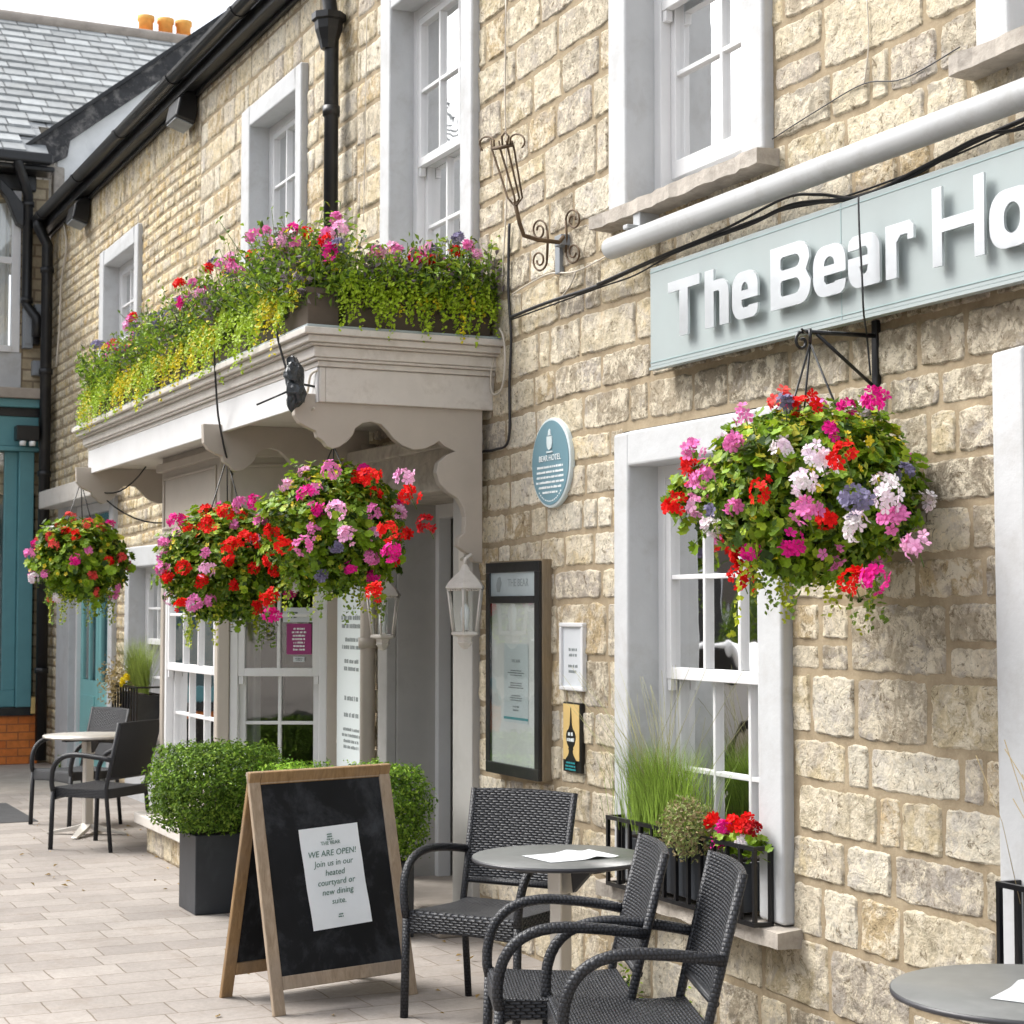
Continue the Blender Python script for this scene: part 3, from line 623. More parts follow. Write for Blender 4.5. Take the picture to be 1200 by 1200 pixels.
# notices on the bay glass
fr, L = frs[2]
def frp(fr, a, n, z): o, u, nn = fr; return (o[0]+u[0]*a+nn[0]*n, o[1]+u[1]*a+nn[1]*n, z)
ux = (frs[2][0][1][0], frs[2][0][1][1], 0)
def sheet(mb, o, ux, uz, w, h, t=0.002, mi=0):
    ux = Vector(ux).normalized(); uz = Vector(uz).normalized(); n = ux.cross(uz); o = Vector(o)
    V = [tuple(o+ux*a+uz*b+n*c) for a in (-w/2, w/2) for b in (-h/2, h/2) for c in (0, t)]
    mb.add(V, [(0, 1, 3, 2), (4, 6, 7, 5), (0, 4, 5, 1), (2, 3, 7, 6), (0, 2, 6, 4), (1, 5, 7, 3)], mi)
nt_ = MB(); c0 = frp(fr, L-0.25, -0.028, 1.47); sheet(nt_, c0, ux, (0, 0, 1), 0.155, 0.19)
nn = Vector(ux).cross(Vector((0, 0, 1)))
bars(nt_, Vector(c0)+nn*0.0025, ux, (0, 0, 1), 0.10, 0.15, 7, 3, 1)
tag(obj('window_notice', nt_, ['purple', 'inkwhite']), 'purple notice with white lettering behind the bay window glass', 'notice')
nt_ = MB(); c0 = frp(fr, L-0.25, -0.028, 1.62); sheet(nt_, c0, ux, (0, 0, 1), 0.205, 0.09); bars(nt_, Vector(c0)+nn*0.0025-Vector(ux)*0.04, ux, (0, 0, 1), 0.08, 0.05, 2, 5, 1)
tag(obj('window_sticker', nt_, ['paper', 'ink']), 'white sticker above the purple notice in the bay window', 'sticker')
nt_ = MB(); c0 = frp(fr, L-0.25, -0.028, 1.345); sheet(nt_, c0, ux, (0, 0, 1), 0.07, 0.032); bars(nt_, Vector(c0)+nn*0.0025, ux, (0, 0, 1), 0.05, 0.02, 2, 6, 1)
tag(obj('small_sticker', nt_, ['paper', 'ink']), 'tiny pale sticker below the purple notice in the bay window', 'sticker')

# ------------------------------------------------------------------ canopy with cornice and scrolled brackets
CX1, CX0 = -8.20, -13.38
can = MB()
can.box(CX0, CX1, -0.93, -0.90, 2.66, 2.83); can.box(CX1-0.03, CX1, -0.90, 0.0, 2.66, 2.83); can.box(CX0, CX0+0.03, -0.90, 0.0, 2.66, 2.83)  # fascia
can.box(CX0+0.03, CX1-0.03, -0.90, 0.0, 2.70, 2.74)            # soffit
for pr, z0, z1 in ((0.015, 2.831, 2.858), (0.035, 2.8585, 2.872), (0.045, 2.8725, 2.925), (0.070, 2.9255, 2.938), (0.090, 2.9385, 2.972), (0.115, 2.9725, 3.006)):
    can.box(CX0-pr, CX1+pr, -0.93-pr, 0.0, z0, z1)
cano = obj('canopy', can, 'cream', hotel, 0.005)
mb = MB(); mb.box(CX0-0.10, CX1+0.10, -1.03, 0, 3.0065, 3.02); obj('canopy_roof_sheet', mb, 'headgrey', cano, 0.003)
mb = MB(); mb.box(CX0-0.002, CX1-0.012, -0.942, -0.9305, 2.658, 2.829); obj('fascia_board', mb, 'white', cano, 0.003)
pf = [(345, 476), (346, 486), (352, 495), (362, 501), (371, 505), (373, 512), (380, 517), (384, 523), (390, 526), (398, 524), (408, 517), (414, 510), (417, 502), (425, 496), (435, 494), (447, 497), (455, 505), (462, 514), (472, 522), (485, 527), (498, 526), (509, 521), (515, 517), (522, 523), (530, 527), (534, 529), (524, 533), (514, 542), (512, 554), (516, 567), (526, 577), (537, 584), (543, 594), (546, 606), (545, 624), (538, 630), (537, 640), (545, 646), (552, 650), (556, 658), (566, 660), (566, 470)]
pf2 = [WX(px, py, -8.22) for px, py in pf]; pf2 = [(min(a, -0.0), min(b, 2.70) if i not in (0, len(pf2)-1) else 2.70) for i, (a, b) in enumerate(pf2)]
for xx, th in ((-8.25, 0.05), (-9.86, 0.05), (-13.30, 0.05)):
    mb = MB(); mb.prism(pf2, lambda p, t: (t, p[0], p[1]), xx-th/2, xx+th/2)
    obj('bracket', mb, 'beige', cano, 0.004)
# small wall ledge piece under canopy by the bay
# ------------------------------------------------------------------ far door, its hood and neighbours on the same facade
fd = MB(); x0, x1 = -19.05, -16.5
fd.box(x0, x0+0.62, -0.05, 0.2, 0, 2.72); fd.box(x1-0.16, x1, -0.05, 0.2, 0, 2.72); fd.box(x0+0.6, x1-0.1, 0.0, 0.2, 2.695, 2.719)
fdo = obj('side_door_surround', fd, 'surround', hotel, 0.01)
mb = MB(); mb.box(x0-0.05, x1+0.15, -0.24, 0.1, 2.70, 2.88); obj('hood', mb, 'cream', fdo, 0.01)
mb = MB(); mb.box(x0+0.62, x0+0.70, 0.02, 0.1, 0, 2.69); mb.box(x1-0.24, x1-0.16, 0.02, 0.1, 0, 2.69); mb.box(x0+0.70, x1-0.24, 0.02, 0.1, 2.60, 2.69); mb.box(x0+0.70, x1-0.24, 0.02, 0.1, 2.08, 2.14); obj('door_frame', mb, 'white', fdo, 0.004)
mb = MB(); a, b = x0+0.70, x1-0.24; m_ = (a+b)/2
for p, q in ((a, m_-0.01), (m_+0.01, b)):
    mb.box(p, q, 0.06, 0.10, 0.05, 0.95); mb.box(p, p+0.10, 0.06, 0.10, 0.95, 2.08); mb.box(q-0.10, q, 0.06, 0.10, 0.95, 2.08); mb.box(p+0.1, q-0.1, 0.06, 0.10, 1.98, 2.08)
    mb.box((p+q)/2-0.02, (p+q)/2+0.02, 0.06, 0.10, 0.95, 1.98); mb.box(p+0.1, q-0.1, 0.045, 0.0595, 0.2, 0.8)
sdo = obj('side_door', mb, 'turq', hotel, 0.004)
mb = MB(); mb.box(a, b, 0.078, 0.082, 0.96, 2.6); obj('pane', mb, 'glass', sdo)
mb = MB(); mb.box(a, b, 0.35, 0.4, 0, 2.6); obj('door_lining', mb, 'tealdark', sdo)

# ------------------------------------------------------------------ neighbour building at the end of the street
XL = -19.75
nb = thing('corner_shop', 'stone corner shop with teal shopfront and grey slate roof', 'building', (XL, -2, 0))
L0 = -5.5   # facade runs from y=-0.12 away to the street side
mb = MB()
yw0, yw1 = WX(22, 205, XL)[0], -0.06
mb.box(XL-0.3, XL, yw0+0.02, yw1, 2.9, 6.35); mb.box(XL-0.3, XL, L0, -2.9, 2.9, 6.35); mb.box(XL-0.3, XL, -2.9, yw0+0.02, 2.9, 3.7); mb.box(XL-0.3, XL, -2.9, yw0+0.02, 6.1, 6.35)
mb.box(XL-0.3, XL-0.02, -0.15, 0.5, 0.0, 2.9)
obj('wall', mb, 'lbrick', nb)
ztop = WX(10, 205, XL)[1]; zb_ = WX(10, 413, XL)[1]; zm_ = WX(10, 305, XL)[1]
FL = ((XL, 0), (0, 1), (1, 0))
w1_ = MB(); w1_.obox(FL, yw0-0.06, yw0+0.03, -0.05, 0.03, zb_, ztop); w1_.obox(FL, -2.9, -2.8, -0.05, 0.03, zb_, ztop); w1_.obox(FL, -2.8, yw0-0.06, -0.05, 0.03, ztop-0.07, ztop); w1_.obox(FL, -2.8, yw0-0.06, -0.05, 0.05, zb_, zb_+0.07)
w1_.obox(FL, -2.8, yw0-0.06, -0.04, 0.01, zm_-0.035, zm_+0.035); w1_.obox(FL, -1.8, -1.73, -0.045, 0.015, zb_+0.07, ztop-0.07)
wo = obj('window', w1_, 'white', nb, 0.005)
mb = MB(); mb.obox(FL, -2.85, yw0-0.02, -0.03, -0.026, zb_, ztop); obj('pane', mb, 'glass', wo)
mb = MB(); curtain(mb, FL, -2.8, yw0-0.05, -0.22, zb_+0.05, ztop-0.05); obj('curtain', mb, 'curtain', wo)
mb = MB(); mb.obox(FL, -2.9, yw0+0.05, -0.02, 0.02, 3.35, zb_-0.001); obj('window_apron', mb, 'surround', nb)
# shopfront
z1 = WX(25, 458, XL)[1]; z2 = WX(25, 470, XL)[1]; z3 = WX(25, 480, XL)[1]; z4 = WX(25, 490, XL)[1]; z5 = WX(25, 525, XL)[1]; z6 = WX(15, 828, XL)[1]
mb = MB(); mb.obox(FL, L0, -0.10, 0.0, 0.30, z2, z1); obj('shop_cornice', mb, 'concrete', nb, 0.01)
mb = MB(); mb.obox(FL, L0, -0.12, 0.0, 0.24, z3, z2-0.002); mb.obox(FL, L0, -0.16, 0.0, 0.16, z5, z4); mb.obox(FL, L0, -0.14, 0.0, 0.20, z5-0.05, z5-0.002)
mb.obox(FL, -0.36, -0.20, 0.0, 0.16, z6, z5-0.052); mb.obox(FL, L0, -0.362, 0.02, 0.10, z6, z6+0.18); mb.obox(FL, -0.50, -0.362, 0.03, 0.09, z6+0.18, z5-0.052)
so_ = obj('shopfront', mb, 'teal', nb, 0.008)
mb = MB(); mb.obox(FL, L0, -0.13, 0.0, 0.17, z4+0.001, z3-0.001); obj('shop_trim', mb, 'gutter', nb)
mb = MB(); mb.obox(FL, L0, -0.18, 0.0, 0.14, z6-0.09, z6-0.001); obj('shop_sill', mb, 'gutter', nb)
mb = MB(); mb.obox(FL, L0, -0.50, 0.04, 0.046, z6+0.15, z5-0.05); obj('shop_pane', mb, 'glass', so_)
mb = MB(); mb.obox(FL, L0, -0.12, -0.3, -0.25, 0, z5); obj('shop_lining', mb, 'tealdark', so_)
mb = MB(); mb.obox(FL, L0, -0.12, 0.0, 0.10, 0.0, z6-0.091); obj('brick_plinth', mb, 'obrick', nb)
# roof: eave towards the camera, ridge beyond
ze = WX(20, 180, XL+0.3)[1]; XR = XL-3.4; zr = CAM[2]+ray(100, 36)[2]/ray(100, 36)[0]*XR
mb = MB(); Y0, Y1 = L0, 6.0
zl = lambda xq: ze+(zr-ze)*(XL+0.35-xq)/(XL+0.35-XR)
xc_ = XL-0.35; ycut = -0.12
mb.add([(XL+0.35, Y0, ze), (XL+0.35, ycut, ze), (xc_, ycut, zl(xc_)), (xc_, Y0, zl(xc_))], [(0, 1, 2, 3)])
mb.add([(xc_, Y0, zl(xc_)), (xc_, Y1, zl(xc_)), (XR, Y1, zr), (XR, Y0, zr), (XR-3.5, Y0, ze), (XR-3.5, Y1, ze)], [(0, 1, 2, 3), (3, 2, 5, 4)])
obj('roof', mb, 'slate', nb)
mb = MB(); mb.tube([(XR, Y0, zr+0.03), (XR, Y1, zr+0.03)], 0.10, 8); obj('ridge_tiles', mb, 'concrete', nb)
# slates as real courses
sl_ = MB(); n_ = 19
for i in range(n_):
    t0 = i/n_; t1 = (i+1)/n_+0.01
    xa, za = XL+0.36+(XR-XL-0.35)*t0, ze+(zr-ze)*t0; xb, zb2 = XL+0.36+(XR-XL-0.35)*t1, ze+(zr-ze)*t1
    y = Y0+(0.18 if i % 2 else 0)
    while y < Y1-0.4:
        g = rs.uniform(0.24, 0.34)
        if xa > xc_ and y+g > ycut: break
        j = rs.uniform(0, 0.012); c = rs.uniform(0.75, 1.2); cc = (0.31*c, 0.325*c, 0.325*c)
        sl_.add([(xa, y, za+0.035+j), (xa, y+g-0.012, za+0.035+j), (xb, y+g-0.012, zb2+0.012), (xb, y, zb2+0.012), (xa, y, za+0.018), (xa, y+g-0.012, za+0.018)], [(0, 1, 2, 3), (4, 5, 1, 0)], 0, False, cc); y += g
MT['slatec'] = P('slate_tile', (1, 1, 1), 0.6, var=0.15, vscale=9, bmp=0.4, bscale=30, bdist=0.004, dirt=(0.42, 0.42, 0.38), dscale=5, damt=0.35, attr=True)
obj('slates', sl_, 'slatec', nb)
mb = MB(); mb.box(XL+0.30, XL+0.42, L0, -0.10, ze-0.10, ze+0.01); mb.box(XL-0.02, XL+0.30, L0, -0.05, ze-0.16, ze-0.10); mb.box(XL, XL+0.06, L0, -0.2, ze-0.34, ze-0.161); obj('gutter', mb, 'gutter', nb, 0.02)
# curved black bracket under its eaves
mb = MB(); k0 = [WX(*q, XL+0.15) for q in ((0, 208), (0, 222), (8, 232), (15, 250), (20, 262), (28, 266), (28, 240), (14, 222))]
mb.prism([(a, b) for a, b in k0], lambda p, t: (t, p[0], p[1]), XL+0.031, XL+0.16); obj('eaves_bracket', mb, 'gutter', nb, 0.01)
# gable wall of the building beyond, white render with a black flaking bargeboard
XG = XL+0.02
g1 = WX(45, 165, XG); g2 = WX(272, 14, XG)
gs = (g2[1]-g1[1])/(g2[0]-g1[0]); gz = lambda y: g1[1]+gs*(y-g1[0])
gable = thing('gable_end', 'white rendered gable end with a flaking black bargeboard', 'building', (XG-0.1, 1.5, 5))
mb = MB(); mb.prism([(0.03, 5.0), (5.0, 5.0), (5.0, gz(5.0)-0.16), (0.03, gz(0.03)-0.16)], lambda p, t: (t, p[0], p[1]), XG-0.2, XG); obj('wall', mb, 'render', gable)
mb = MB(); mb.prism([(-0.32, gz(-0.32)-0.30), (0.12, gz(0.12)-0.40), (0.15, gz(0.15)-0.24), (5.0, gz(5.0)-0.24), (5.0, gz(5.0)), (-0.32, gz(-0.32))], lambda p, t: (t, p[0], p[1]), XG+0.001, XG+0.08); obj('bargeboard', mb, 'oldwood', gable)
mb = MB(); mb.prism([(-0.34, gz(-0.34)), (5.0, gz(5.0)), (5.0, gz(5.0)+0.05), (-0.34, gz(-0.34)+0.05)], lambda p, t: (t, p[0], p[1]), XG-0.2, XG+0.12); obj('verge', mb, 'gutter', gable)
mb = MB(); mb.box(XG-0.1, XG+0.05, -0.02, 0.10, gz(0)-1.0, gz(0)-0.42); obj('corbel_stone', mb, 'oldsill', gable, 0.02)
# chimney pots behind the ridge
XC = XR-0.9
ch = thing('chimney', 'low chimney stack with three ochre clay pots behind the ridge', 'chimney', (XC, WX(192, 50, XC)[0], 8))
ya, yb = WX(160, 45, XC)[0], WX(226, 45, XC)[0]; zc = WX(190, 44, XC)[1]
mb = MB(); mb.box(XC-0.25, XC+0.25, ya-0.05, yb+0.05, 8.0, zc); mb.box(XC-0.3, XC+0.3, ya-0.1, yb+0.1, zc-0.12, zc-0.05); obj('stack', mb, 'obrick', ch)
for px in (171, 194, 215):
    yc = WX(px, 30, XC)[0]; mb = MB(); mb.lathe([(0.10, -0.05), (0.10, 0.18), (0.118, 0.2), (0.118, 0.26), (0.09, 0.26), (0.09, 0.1)], (XC, yc, zc), 18); obj('pot', mb, 'pot', ch)

# ------------------------------------------------------------------ downpipes, corner bits
def pipe(name, pts, r, mat, label, cat='drainpipe', collars=(), group=None, hopper=None):
    mb = MB(); mb.tube(pts, r, 14)
    for c in collars:
        p, d = c; p = Vector(p); d = Vector(d).normalized()*0.03; mb.tube([p-d, p+d], r*1.22, 14)
    if hopper: x, y, z = hopper; mb.lathe([(0.05, -0.17), (0.062, -0.12), (0.085, -0.05), (0.09, 0.0), (0.108, 0.01), (0.108, 0.05), (0.08, 0.05)], hopper, 8)
    return tag(obj(name, mb, mat), label, cat, group)
dpx, dpz = WY(387, 34, -0.10)
pipe('drainpipe', [(dpx, -0.09, 3.03), (dpx, -0.09, dpz+0.06), (dpx, -0.11, dpz+0.2), (dpx, -0.12, EAVE)], 0.045, 'gutter', 'black cast iron drainpipe with a hopper above the balcony flowers', collars=[((dpx, -0.09, z), (0, 0, 1)) for z in (3.9, 4.75)], hopper=(dpx, -0.11, dpz+0.04))
xg = -19.45
pipe('drainpipe', [(xg, -0.22, EAVE+0.03), (xg, -0.22, EAVE-0.05), (xg, -0.12, EAVE-0.25), (xg, -0.12, 0.05)], 0.06, 'gutter', 'tall black downpipe running down the corner beside the teal shop', collars=[((xg, -0.12, z), (0, 0, 1)) for z in (5.3, 4.2, 3.1, 2.0, 1.0)])
yq = WX(60, 200, XL+0.1)[0]
pipe('drainpipe', [(XL+0.36, -0.45, ze-0.02), (XL+0.36, -0.45, ze-0.12), (XL+0.12, -0.30, ze-0.4), (XL+0.12, -0.30, ze-1.6), (XL+0.2, -0.20, ze-1.75), (XL+0.2, -0.20, ze-1.95)], 0.055, 'gutter', 'short black swan neck pipe under the slate roof gutter', collars=[((XL+0.12, -0.30, ze-0.5), (0, 0, 1)), ((XL+0.12, -0.30, ze-1.55), (0, 0, 1))])
pz = 3.20
pipe('wall_pipe', [(-6.72, -0.13, 3.205), (1.3, -0.13, 3.185)], 0.047, 'pipe', 'thick pale painted pipe running across the wall above the sign', 'pipe', collars=[])
for xx in (-6.55, -3.6):
    mb = MB(); mb.box(xx-0.03, xx+0.03, -0.10, 0.0, 3.24, 3.34); mb.box(xx-0.02, xx+0.02, -0.155, -0.08, 3.255, 3.275)
    tag(obj('pipe_bracket', mb, 'pipe', None, 0.004), 'pale bracket holding the big pipe %s' % ('under the window sill at its left end' if xx < -6 else 'at the right edge of the photo'), 'bracket', 'pipe brackets')
# eaves floodlights
for q, lb in (((90, 248), 'black floodlight under the eaves beside the far corner downpipe'), ((211, 128), 'black floodlight under the eaves above the flower filled balcony')):
    x_, z_ = WY(q[0], q[1], -0.12); mb = MB()
    prf = [(-0.02, 0.12), (-0.10, 0.12), (-0.17, 0.05), (-0.20, -0.10), (-0.04, -0.15), (-0.02, -0.05)]
    mb.prism([(a, z_+b) for a, b in prf], lambda p, t: (t, p[0], p[1]), x_-0.17, x_+0.17)
    t_ = thing('floodlight', lb, 'floodlight', (x_, -0.1, z_), 'floodlights under the eaves'); obj('housing', mb, 'black', t_, 0.015)
    mb = MB(); mb.prism([(-0.19, z_-0.104), (-0.193, z_-0.112), (-0.052, z_-0.158), (-0.05, z_-0.150)], lambda p, t: (t, p[0], p[1]), x_-0.14, x_+0.14); obj('lens', mb, 'greypl', t_)
# camera / box lights at the teal shop
x_, z_ = XL+0.35, WX(33, 510, XL+0.35)[1]; y_ = WX(32, 510, XL+0.35)[0]
t_ = thing('security_light', 'black twin floodlight on the teal shop fascia', 'floodlight', (x_, y_, z_))
mb = MB(); mb.box(x_-0.12, x_+0.05, y_-0.12, y_+0.12, z_-0.06, z_+0.10); mb.box(x_-0.2, x_-0.12, y_-0.03, y_+0.03, z_-0.02, z_+0.04); obj('housing', mb, 'black', t_, 0.01)
for s in (-0.05, 0.05):
    mb = MB(); mb.lathe([(0.03, -0.03), (0.036, 0.01), (0.03, 0.02)], (x_+0.02, y_+s, z_-0.085), 12); obj('lamp', mb, 'bulb', t_)
for q, sz, lb in (((32, 385), (0.05, 0.05, 0.22), 'tall grey metal vent box high on the corner shop wall'), ((42, 383), (0.035, 0.04, 0.2), 'slim dark metal box beside the grey vent box'), ((45, 365), (0.05, 0.05, 0.07), 'small tilted grey sensor above the vent boxes'), ((45, 432), (0.07, 0.06, 0.08), 'grey junction box above the shop cornice')):
    y_, z_ = WX(q[0], q[1], XL+0.05); mb = MB(); mb.box(XL, XL+0.11, y_-sz[0], y_+sz[0], z_-sz[2], z_+sz[2]); mb.box(XL+0.11, XL+0.118, y_-sz[0]*0.7, y_+sz[0]*0.7, z_-sz[2]*0.8, z_+sz[2]*0.8)
    tag(obj('wall_box', mb, 'greypl' if 'dark' not in lb else 'black', None, 0.008), lb, 'box')
x_, z_ = WY(47, 826, -0.08); mb = MB(); mb.box(x_-0.1, x_+0.12, -0.20, -0.09, z_-0.09, z_+0.09); tag(obj('wall_box', mb, 'gold', None, 0.01), 'small cream meter box at the foot of the corner wall', 'box')

# ------------------------------------------------------------------ shop sign
sign = thing('shop_sign', 'long pale blue green sign with raised metal letters THE BEAR HO', 'sign', (-4.4, -0.1, 2.66))
SX0, SX1, SZ0, SZ1, SY = -6.435, -1.9, 2.658, 3.072, -0.10
mb = MB(); mb.box(SX0, SX1, SY, -0.02, SZ0, SZ1); obj('panel', mb, 'signblue', sign, 0.003)
mb = MB()
for q in ((SX0+0.002, SX1-0.002, SZ1-0.022, SZ1-0.018), (SX0+0.002, SX1-0.002, SZ0+0.016, SZ0+0.020)): mb.box(q[0], q[1], SY-0.002, SY+0.001, q[2], q[3])
mb.box(-5.10, -5.096, SY-0.0015, SY+0.001, SZ0, SZ1)
obj('edge_line', mb, 'signedge', sign)
mb = MB(); mb.box(SX0-0.004, SX1, SY-0.004, SY+0.03, SZ0-0.012, SZ0-0.001); obj('lower_trim', mb, 'signblue', sign)
def rr(x0, y0, x1, y1, r, n=5):   # r: tl,tr,br,bl ; counter-clockwise
    out = []
    for cx, cy, rd, a0 in ((x1-r[2], y0+r[2], r[2], -90), (x1-r[1], y1-r[1], r[1], 0), (x0+r[0], y1-r[0], r[0], 90), (x0+r[3], y0+r[3], r[3], 180)):
        if rd <= 0: out.append((cx, cy)); continue
        for i in range(n+1): a = rad(a0+90*i/n); out.append((cx+rd*math.cos(a), cy+rd*math.sin(a)))
    return out
def glyph(ch, W, H, X, t, tw):   # returns polygons; W width, H cap height, X x-height, t horizontal stroke, tw vertical stroke width
    R = min(W, H)*0.30
    if ch == 'T': return [[(W/2-tw/2, 0), (W/2+tw/2, 0), (W/2+tw/2, H-t), (W, H-t), (W, H), (0, H), (0, H-t), (W/2-tw/2, H-t)]]
    if ch == 'H': m = H/2; return [[(0, 0), (tw, 0), (tw, m-t/2), (W-tw, m-t/2), (W-tw, 0), (W, 0), (W, H), (W-tw, H), (W-tw, m+t/2), (tw, m+t/2), (tw, H), (0, H)]]
    if ch == 'h':
        r = W*0.34; ri = max(r-tw*0.7, 0.01)
        top = [(W-r+r*math.cos(rad(a)), X-r+r*math.sin(rad(a))) for a in range(0, 91, 15)]
        inn = [(W-tw-ri+ri*math.cos(rad(a)), X-t-ri+ri*math.sin(rad(a))) for a in range(90, -1, -15)]
        return [[(tw, 0), (tw, X-t)]+inn+[(W-tw, 0), (W, 0)]+top+[(tw, X), (tw, H), (0, H), (0, 0)]]
    if ch == 'r':
        return [[(0, 0), (tw, 0), (tw, X-t*1.5), (tw+t*0.5, X-t), (W-tw*0.55, X-t), (W-tw*0.55, X-t*1.5), (W, X-t*1.5), (W, X-t*0.5), (W-t*0.5, X), (tw, X), (tw, X), (0, X)]]
    if ch == 'o': R = W*0.34; return [rr(0, 0, W, X, (R,)*4), rr(tw, t, W-tw, X-t, (R*0.55,)*4)]
    if ch in 'ea':
        R = W*0.34; m0 = X*0.41; m1 = m0+t*0.8
        outer = rr(0, 0, W, X, (R, R, R*0.6, R))
        # split at the right side to let in the slot below the crossbar
        pts = [(W, m0)]+[p for p in outer if p[1] > m0 and p[0] > W/2]
        pts = [(W, m0)]; n = 5
        Rq = W*0.05 if ch == 'a' else R
        for cx, cy, rd, a0 in ((W-R, X-R, R, 0), (Rq, X-Rq, Rq, 90), (R, R, R, 180)):
            for i in range(n+1): a = rad(a0+90*i/n); pts.append((cx+rd*math.cos(a), cy+rd*math.sin(a)))
        pts += [(W-R*0.5, 0), (W-R*0.12, R*0.2), (W, R*0.55), (W, t*1.12), (W-tw*0.9, t*1.12), (W-tw, t), (tw+R*0.2, t), (tw, t+R*0.2), (tw, m0)]
        hole = rr(tw, m1, W-tw, X-t, (R*0.4, R*0.4, 0, 0), 3)
        if ch == 'a':
            rot = lambda L_: [(W-x, X-y) for x, y in L_]; pts = rot(pts); hole = rot(hole)
        return [pts, hole]
    if ch == 'B':
        R = W*0.26; m = H*0.52
        outer = [(0, 0)]+[(W-R+R*math.cos(rad(a)), R+R*math.sin(rad(a))) for a in range(-90, 1, 18)]+[(W, m-R*0.6), (W-R*0.45, m), (W-W*0.03, m+R*0.6)]+[(W*0.97-R+R*math.cos(rad(a)), H-R+R*math.sin(rad(a))) for a in range(0, 91, 18)]+[(0, H)]
        return [outer, rr(tw, t, W-tw, m-t*0.45, (R*.2, R*.45, R*.45, R*.2), 3), rr(tw, m+t*0.45, W-tw, H-t, (R*.2, R*.45, R*.45, R*.2), 3)]
    if ch == 't': return [[(tw*0.5, 0), (W, 0), (W, t), (tw*1.5, t), (tw*1.5, X-t), (W, X-t), (W, X), (tw*1.5, X), (tw*1.5, H*0.95), (tw*0.5, H*0.95), (tw*0.5, X), (0, X), (0, X-t), (tw*0.5, X-t)]]
    if ch == 'l': return [[(0, 0), (tw, 0), (tw, H), (0, H)]]
BZ = WY(900, 364, -0.15)[1]; CH = WY(905, 290, -0.15)[1]-BZ; XH = CH*0.79
def bold_letter(ch, xa, xb, z, H, X, t, tw):
    cu = bpy.data.curves.new('g', 'CURVE'); cu.dimensions = '2D'; cu.fill_mode = 'BOTH'; cu.extrude = 0.005
    for poly in glyph(ch, xb-xa, H, X, t, tw):
        sp = cu.splines.new('POLY'); sp.points.add(len(poly)-1); sp.use_cyclic_u = True
        for i, p in enumerate(poly): sp.points[i].co = (p[0], p[1], 0, 1)
    to = bpy.data.objects.new('g', cu); me = bpy.data.meshes.new_from_object(to)
    mb = MB(); mb.add([(xa+v.co.x, -0.127-v.co.z, z+v.co.y) for v in me.vertices], [tuple(reversed(p.vertices)) for p in me.polygons])
    for q in (): mb.tube([(xa+(xb-xa)*q*0.3+0.02, -0.125, z+X*q), (xa+(xb-xa)*q*0.3+0.02, -0.09, z+X*q)], 0.004, 6)
    bpy.data.objects.remove(to); bpy.data.curves.remove(cu); bpy.data.meshes.remove(me)
    obj('letter', mb, 'steel', sign, 0.0015)
LET = [('T', 778, 815), ('h', 821, 849), ('e', 853, 883), ('B', 898, 945), ('e', 948, 986), ('a', 989, 1026), ('r', 1033, 1066), ('H', 1088, 1149), ('o', 1155, 1209)]
lastx = 0
for ch_, p0, p1 in LET:
    xa = WY(p0, 340, -0.15)[0]; xb = WY(p1, 340, -0.15)[0]; wd = xb-xa
    H_ = CH*(1.12 if ch_ == 'H' else (0.99 if ch_ in 'hl' else 1.0)); tw = min(0.066, wd*0.39)
    bold_letter(ch_, xa, xb, BZ, H_, XH, 0.042, 0.047 if ch_ == 'H' else tw); lastx = xb
for ch_, g, wd in (('t', 0.04, 0.10), ('e', 0.03, 0.16), ('l', 0.03, 0.05)):
    bold_letter(ch_, lastx+g, lastx+g+wd, BZ, CH*0.95, XH, 0.042, 0.05); lastx += g+wd

# ------------------------------------------------------------------ cables
def cable(pts, r, mat, label, y=-0.02, group=None, cat='cable'):
    P3 = []
    for q in pts:
        yy = q[2] if len(q) > 2 else y; x_, z_ = WY(q[0], q[1], yy); P3.append(Vector((x_, yy, z_)))
    out = []
    for i in range(len(P3)-1):       # Catmull-Rom
        p0, p1, p2, p3 = P3[max(i-1, 0)], P3[i], P3[i+1], P3[min(i+2, len(P3)-1)]
        for k in range(6):
            t = k/6; out.append(0.5*((2*p1)+(p2-p0)*t+(2*p0-5*p1+4*p2-p3)*t*t+(3*p1-p0-3*p2+p3)*t**3))
    out.append(P3[-1]); mb = MB(); mb.tube(out, r, 6); return tag(obj('cable', mb, mat), label, cat, group)
cable([(598, 372), (640, 355), (700, 335), (760, 308), (830, 280), (880, 262), (930, 240), (1000, 232), (1060, 210), (1130, 172), (1200, 140), (1300, 100)], 0.009, 'cable', 'thick black cable sagging along the top of the sign', -0.045)
cable([(700, 333), (770, 302), (850, 268), (920, 232), (960, 228), (1010, 230), (1080, 196), (1150, 160), (1200, 150), (1300, 118)], 0.006, 'cable', 'thinner black cable twisted above the thick one over the sign', -0.06)
cable([(598, 375), (700, 338), (745, 322), (800, 292), (905, 250), (985, 232), (1100, 190), (1200, 146), (1300, 104)], 0.004, 'cable', 'thin black wire just below the bundle along the sign top', -0.035)
cable([(1006, 231, -0.16), (1007, 270, -0.165), (1010, 320, -0.165), (1012, 365, -0.15), (1016, 395, -0.05), (1020, 440, -0.03)], 0.0035, 'cable', 'black wire hanging down across the sign between its letters')
cable([(597, 262), (596, 300), (596, 345), (599, 395), (597, 450), (596, 515), (580, 527), (562, 532), (557, 560), (557, 596)], 0.007, 'cable', 'black cable dropping down the wall beside the canopy end', -0.02)
cable([(593, 0), (592, 120), (594, 220), (590, 300), (588, 330)], 0.004, 'cablew', 'pale thin wire running down past the iron lamp bracket', -0.02)
cable([(585, 385), (590, 396), (592, 425), (588, 455), (578, 462), (575, 445), (578, 420)], 0.006, 'cablew', 'loop of pale cable at the right end of the cornice', -0.03)
